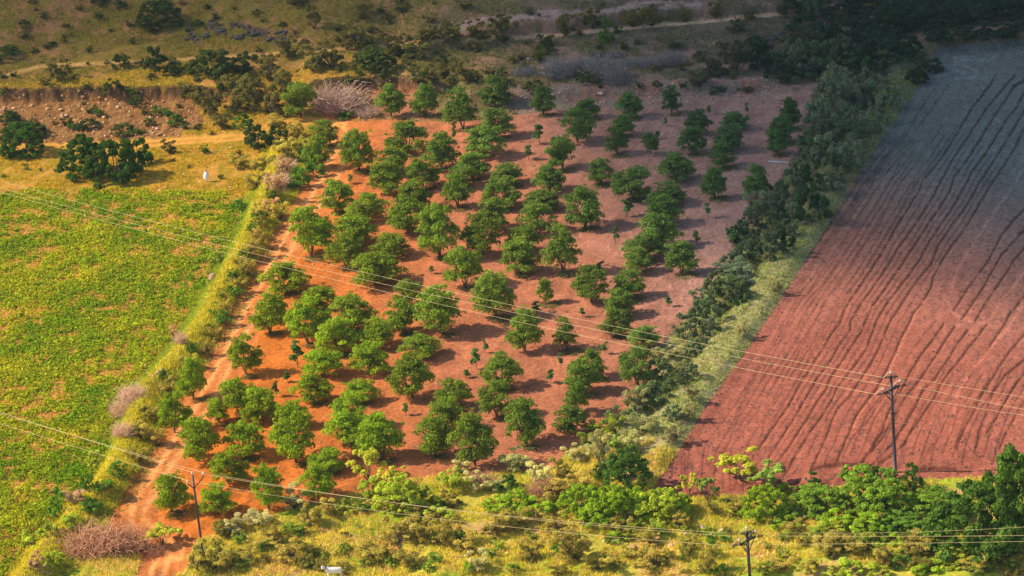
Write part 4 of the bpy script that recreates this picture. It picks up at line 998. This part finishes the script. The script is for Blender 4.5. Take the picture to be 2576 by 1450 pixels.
ced = [(0, 1), (1, 2), (2, 3), (3, 4), (4, 5), (5, 6), (6, 7), (7, 8), (3, 10), (10, 9), (3, 11), (11, 12), (12, 13), (13, 14), (3, 15), (15, 16), (16, 17), (17, 18), (0, 19), (19, 20), (20, 21), (21, 22), (0, 23), (23, 24), (24, 25), (25, 26), (0, 27), (27, 28), (28, 29), (29, 30), (6, 31), (31, 32), (6, 33), (33, 34)]
cowm = skin_mesh('cow_body', cn, ced, MHIDE, 2)
Pc = hit(839, 1458)
cow = link('cow', None, None, Pc); cow['label'] = 'white humped cow facing left with a dark neck rope, cut off by the bottom edge'; cow['category'] = 'cow'
cow.rotation_euler = (0, 0, R(4)); cow.scale = (1.0, 1.0, 1.0)
link('body', cowm, cow)
for s in (-1, 1):
    hx = np.array([-.92, -.10+.05*s, 1.74]); t = Tubes(); t.add([hx, hx+[-.02*s, .09*s, .10], hx+[-.03*s, .13*s, .24], hx+[-.01, .10*s, .34]], [.035, .03, .02, .006], 6); link('horn', t.mesh('horn', MHORN), cow)
    t = Tubes(); t.add([(-1.02-.03*s+.03, -.22+.07*s-.03, 1.60), (-1.04-.03*s+.03, -.25+.07*s-.03, 1.59)], [.018, .012], 6); link('eye', t.mesh('eye', MEYE), cow)
a = np.linspace(0, 2*math.pi, 15); t = Tubes(); t.add([(-.74+.13*math.sin(q)*.9, .22*math.cos(q)-.02, 1.36+.24*math.sin(q)) for q in a], .028, 5); link('neck_rope', t.mesh('neck_rope', MROPE), cow)
t = Tubes(); t.add([(-.97+.10*math.cos(q)*.3, -.11+.14*math.cos(q), 1.66+.14*math.sin(q)) for q in a], .022, 5); link('head_band', t.mesh('head_band', MRED), cow)
for lx, ly in ((-.49, .15), (-.44, -.15), (.70, .16), (.82, -.16)):
    t = Tubes(); t.add([(lx, ly, -.02), (lx, ly, .06)], [.06, .05], 7); link('hoof', t.mesh('hoof', MHOOF), cow)

# person wrapped in white cloth, standing in the meadow
pn = [((0, 0, .92), .13, .10), ((0, 0, 1.12), .12, .09), ((0, 0, 1.34), .15, .10), ((0, 0, 1.46), .055), ((0, -.01, 1.54), .075, .085), ((0, -.01, 1.63), .08, .09),
      ((.09, 0, .80), .085), ((.09, .02, .48), .06), ((.09, .0, .10), .04), ((.09, -.14, .03), .035),
      ((-.09, 0, .80), .085), ((-.10, .02, .48), .06), ((-.10, .03, .10), .04), ((-.10, -.11, .03), .035),
      ((.20, 0, 1.36), .05), ((.27, -.04, 1.10), .04), ((.20, -.20, .98), .03), ((.17, -.27, .98), .032, .018),
      ((-.20, 0, 1.36), .05), ((-.27, -.04, 1.10), .04), ((-.20, -.20, .98), .03), ((-.17, -.27, .98), .032, .018)]
pe = [(0, 1), (1, 2), (2, 3), (3, 4), (4, 5), (0, 6), (6, 7), (7, 8), (8, 9), (0, 10), (10, 11), (11, 12), (12, 13), (2, 14), (14, 15), (15, 16), (16, 17), (2, 18), (18, 19), (19, 20), (20, 21)]
for s, hnd in ((1, 17), (-1, 21)):
    b = np.array(pn[hnd][0])
    for q, (ox, ln) in enumerate([(-.028, .055), (-.010, .065), (.010, .06), (.026, .045)]):
        i0 = len(pn); pn += [(tuple(b+[ox, -.03, .0]), .010), (tuple(b+[ox, -.03-ln*.6, -.01]), .009), (tuple(b+[ox, -.03-ln, -.035]), .008)]; pe += [(hnd, i0), (i0, i0+1), (i0+1, i0+2)]
    i0 = len(pn); pn += [(tuple(b+[-.035*s, .01, .01]), .011), (tuple(b+[-.05*s, -.03, .0]), .009)]; pe += [(hnd, i0), (i0, i0+1)]
pm = skin_mesh('person_body', pn, pe, MSKIN, 1)
Pp = hit(521, 458)
per = link('person', None, None, Pp); per['label'] = 'person wrapped in white cloth standing alone on the grass above the crop field'; per['category'] = 'person'; per.rotation_euler = (0, 0, R(-15))
link('body', pm, per)
def loft(name, rings, mat, k=18, fold=.05):
    V = []; Fc = []
    for (z, rx, ry, cx, cy) in rings:
        for j in range(k):
            a = j/k*2*math.pi; m_ = 1+fold*math.sin(a*5+z*3); V.append((cx+rx*m_*math.cos(a), cy+ry*m_*math.sin(a), z))
    for i in range(len(rings)-1):
        for j in range(k): Fc.append((i*k+j, i*k+(j+1) % k, (i+1)*k+(j+1) % k, (i+1)*k+j))
    return mesh_np(name, np.array(V), np.array(Fc), mat, 4, smooth=True)
link('wrap_skirt', loft('wrap_skirt', [(.24, .21, .17, .05, 0), (.5, .22, .18, .04, 0), (.8, .24, .19, .02, 0), (1.0, .20, .16, 0, 0)], MCLOTH), per)
link('shawl', loft('shawl', [(.55, .34, .25, -.06, -.02), (.7, .39, .27, -.05, -.02), (.95, .37, .25, -.03, -.02), (1.2, .31, .21, 0, 0), (1.38, .26, .17, 0, 0), (1.47, .14, .12, 0, 0), (1.56, .125, .125, 0, .03), (1.68, .11, .115, 0, .05), (1.73, .03, .04, 0, .05)], MCLOTH), per)
link('hair', loft('hair', [(1.60, .10, .10, 0, -.005), (1.68, .102, .108, 0, .0), (1.745, .07, .08, 0, .01), (1.765, .01, .01, 0, .01)], MHAIR, fold=0), per)
t = Tubes(); t.add([(0, -.10, 1.60), (0, -.125, 1.575), (0, -.10, 1.56)], [.012, .018, .010], 5); link('nose', t.mesh('nose', MSKIN), per)

# hay heap on the ridge, white pipe by the hedge
import bmesh
g = np.random.default_rng(5)
bm = bmesh.new(); bmesh.ops.create_uvsphere(bm, u_segments=24, v_segments=14, radius=1)
for v in bm.verts:
    n_ = float(fbm(np.array(v.co.x*3+5), np.array(v.co.z*3+v.co.y*2), 5)); v.co = Vector((v.co.x*.62, v.co.y*.55, max(-.3, v.co.z)*.95))*(.85+.3*n_)
me = bpy.data.meshes.new('earth_mound'); bm.to_mesh(me); bm.free(); me.materials.append(plain('dry_clay', (.42, .22, .13), .9, .25, 4))
for p in me.polygons: p.use_smooth = True
o = link('clay_mound', me, None, hit(536, 704)); o['label'] = 'rounded brown clay mound on the green side of the left ridge'; o['category'] = 'mound'
Pa = hit(1934, 408); Pb_ = hit(1986, 412)
wp = link('white_pipe', None, None, Pa); wp['label'] = 'white pipe lying on the ground at the right edge of the orchard by the hedge'; wp['category'] = 'pipe'
MPIPE = plain('white_plastic', (.85, .83, .78), .5)
dv = Pb_-Pa
t = Tubes(); t.add([np.array([0, 0, .12]), dv*.66+[0, 0, .12]], [.13, .13], 8); part(wp, 'pipe_section', t, MPIPE)
t = Tubes(); t.add([dv*.70+[0, 0, .14], dv+[0, 0, .14]], [.12, .12], 8); part(wp, 'pipe_section', t, MPIPE)
t = Tubes(); t.add([dv*.65+[0, 0, .13], dv*.71+[0, 0, .14]], [.10, .10], 8); part(wp, 'pipe_joint', t, plain('grey_plastic', (.3, .3, .3), .6))

# ------------------------------------------------------------------ unseen clouds added to shade the far and right side of the valley
def shade_cloud_mat(d):
    m, n, out = new_mat('shade_cloud_vapour'); v = n.nodes.new('ShaderNodeVolumePrincipled'); v.inputs['Color'].default_value = (.95, .96, .98, 1); v.inputs['Density'].default_value = d; v.inputs['Anisotropy'].default_value = .4
    n.links.new(v.outputs[0], out.inputs['Volume']); return m
def shade_cloud(gx, gy, rx, ry, rz, dens, label, dist=900):
    bm = bmesh.new(); bmesh.ops.create_icosphere(bm, subdivisions=4, radius=1)
    for v in bm.verts:
        n_ = float(fbm(np.array(v.co.x*2.2+9+gx), np.array(v.co.y*2.2+v.co.z*1.3), 7, 3)); v.co = v.co*(.82+.36*n_)
    me = bpy.data.meshes.new('shade_cloud'); bm.to_mesh(me); bm.free(); me.materials.append(shade_cloud_mat(dens))
    o = link('shade_cloud', me, None, np.array([gx, gy, 0])+SUN*dist); o.scale = (rx, ry, rz); o['kind'] = 'stuff'; o['label'] = label; o['category'] = 'shade_cloud'
shade_cloud(86, 84, 76, 122, 26, .044, 'unseen vapour added to shade the right side of the valley')
shade_cloud(10, 190, 260, 98, 22, .030, 'unseen long vapour added to shade the hill behind the orchard')

# ------------------------------------------------------------------ air
m, n, out = new_mat('hazy_air'); v = n.nodes.new('ShaderNodeVolumePrincipled'); v.inputs['Color'].default_value = (.62, .86, .92, 1); v.inputs['Density'].default_value = .00005; v.inputs['Anisotropy'].default_value = .2
n.links.new(v.outputs[0], out.inputs['Volume'])
zlo = float(Z.min())-1; zhi = max(float(Z.max()), C[2])+6
xa, xb_, ya, yb_ = xs[0]-5, xs[-1]+5, ysg[0]-5, ysg[-1]+5
hv = np.array([(a, b, c) for a in (xa, xb_) for b in (ya, yb_) for c in (zlo, zhi)])
hf = np.array([(0, 1, 3, 2), (4, 6, 7, 5), (0, 4, 5, 1), (2, 3, 7, 6), (0, 2, 6, 4), (1, 5, 7, 3)])
o = link('haze', mesh_np('haze', hv, hf, m, 4), kind='stuff'); o['label'] = 'thin bluish haze in the air over the whole valley'; o['category'] = 'haze'
# ------------------------------------------------------------------ labels: each one singles out one thing
def ordn(n):
    return f"{n}{'th' if 10 <= n % 100 <= 20 else {1: 'st', 2: 'nd', 3: 'rd'}.get(n % 10, 'th')}"
def tone_word(t, cat):
    r, g2, b2 = t[:3]
    if cat == 'rock': return 'black' if r < .1 else 'cream' if r > .7 else 'orange' if r > .57 else 'pinkish' if r > .5 else 'grey' if abs(r-b2) < .1 else 'brown'
    if cat == 'dead brush': return 'pale straw' if r > .6 else 'pinkish' if r > .5 else 'grey' if b2 > .3 else 'brown'
    if g2 > r*1.7 and g2 > .27: return 'vivid green'
    if r > .3 and g2 > .33: return 'yellow-green' if b2 < .1 else 'pale khaki'
    if r > .3: return 'straw-coloured'
    if r < .07: return 'very dark green'
    if r > g2: return 'olive-brown'
    if b2 > g2*.5: return 'grey-green'
    return 'green' if g2 > .15 else 'dark green'
tiers = 14
bands = {}
for T_ in THINGS:
    e, px, py, nm, cat, zt, wpx, tint = T_
    if zt == 'orchard': key = (nm, zt, int((1310-py)//75))
    elif zt == 'sapling': key = (nm, zt, int((1100-py)//110))
    else: key = (nm, zt, tone_word(tint, cat))
    bands.setdefault(key, []).append(T_)
GRP = {'orchard_tree': 'orchard trees in rows on the red soil', 'sapling': 'young saplings between the orchard trees', 'shrub': 'leafy shrubs', 'scrub_bush': 'twiggy scrub bushes', 'thorn_bush': 'thorny bushes on the hill', 'hedge_bush': 'leafy bushes along the field banks', 'acacia_tree': 'feathery yellow-green small trees', 'dead_brush': 'heaps and thickets of dead brush', 'rock': 'loose rocks', 'broadleaf_tree': 'large dark trees at the lower right corner'}
zshort = {HU: 'on the upper hillside', HL: 'on the upper left slope', HR: 'on the top right slope', HE: 'in the hedge by the ploughed field', FGR: 'in the foreground scrub', RL: 'on the ridge left of the track'}
ob = sorted({k[2] for k in bands if k[0] == 'orchard_tree'}); sb = sorted({k[2] for k in bands if k[0] == 'sapling'})
for key, L_ in bands.items():
    L_.sort(key=lambda q: q[1])
    for i, (e, px, py, nm, cat, zt, wpx, tint) in enumerate(L_):
        if zt == 'orchard':
            sz = 'broad' if wpx > 93 else 'narrow' if wpx < 66 else 'bushy'
            lab = f"{sz} {'yellowish' if px < 1000 and py > 850 else 'green'} orchard tree, {ordn(i+1)} from left in {ordn(ob.index(key[2])+1)} tier from the front"
        elif zt == 'sapling':
            lab = f"thin young sapling on bare soil, {ordn(i+1)} from left in {ordn(sb.index(key[2])+1)} band from the front"
        else:
            kind = {'shrub': 'leafy shrub', 'scrub_bush': 'twiggy bush', 'thorn_bush': 'thorny bush', 'hedge_bush': 'leafy bush', 'acacia_tree': 'feathery small tree', 'dead_brush': 'dead brush', 'rock': 'rock', 'broadleaf_tree': 'large tree'}[nm]
            lab = f"{tone_word(tint, cat)} {kind} {zshort[zt]}, {ordn(i+1)} from left"
        e['label'] = lab; e['category'] = cat; e['group'] = GRP[nm]
print('things', len(THINGS), 'verts', len(VV))
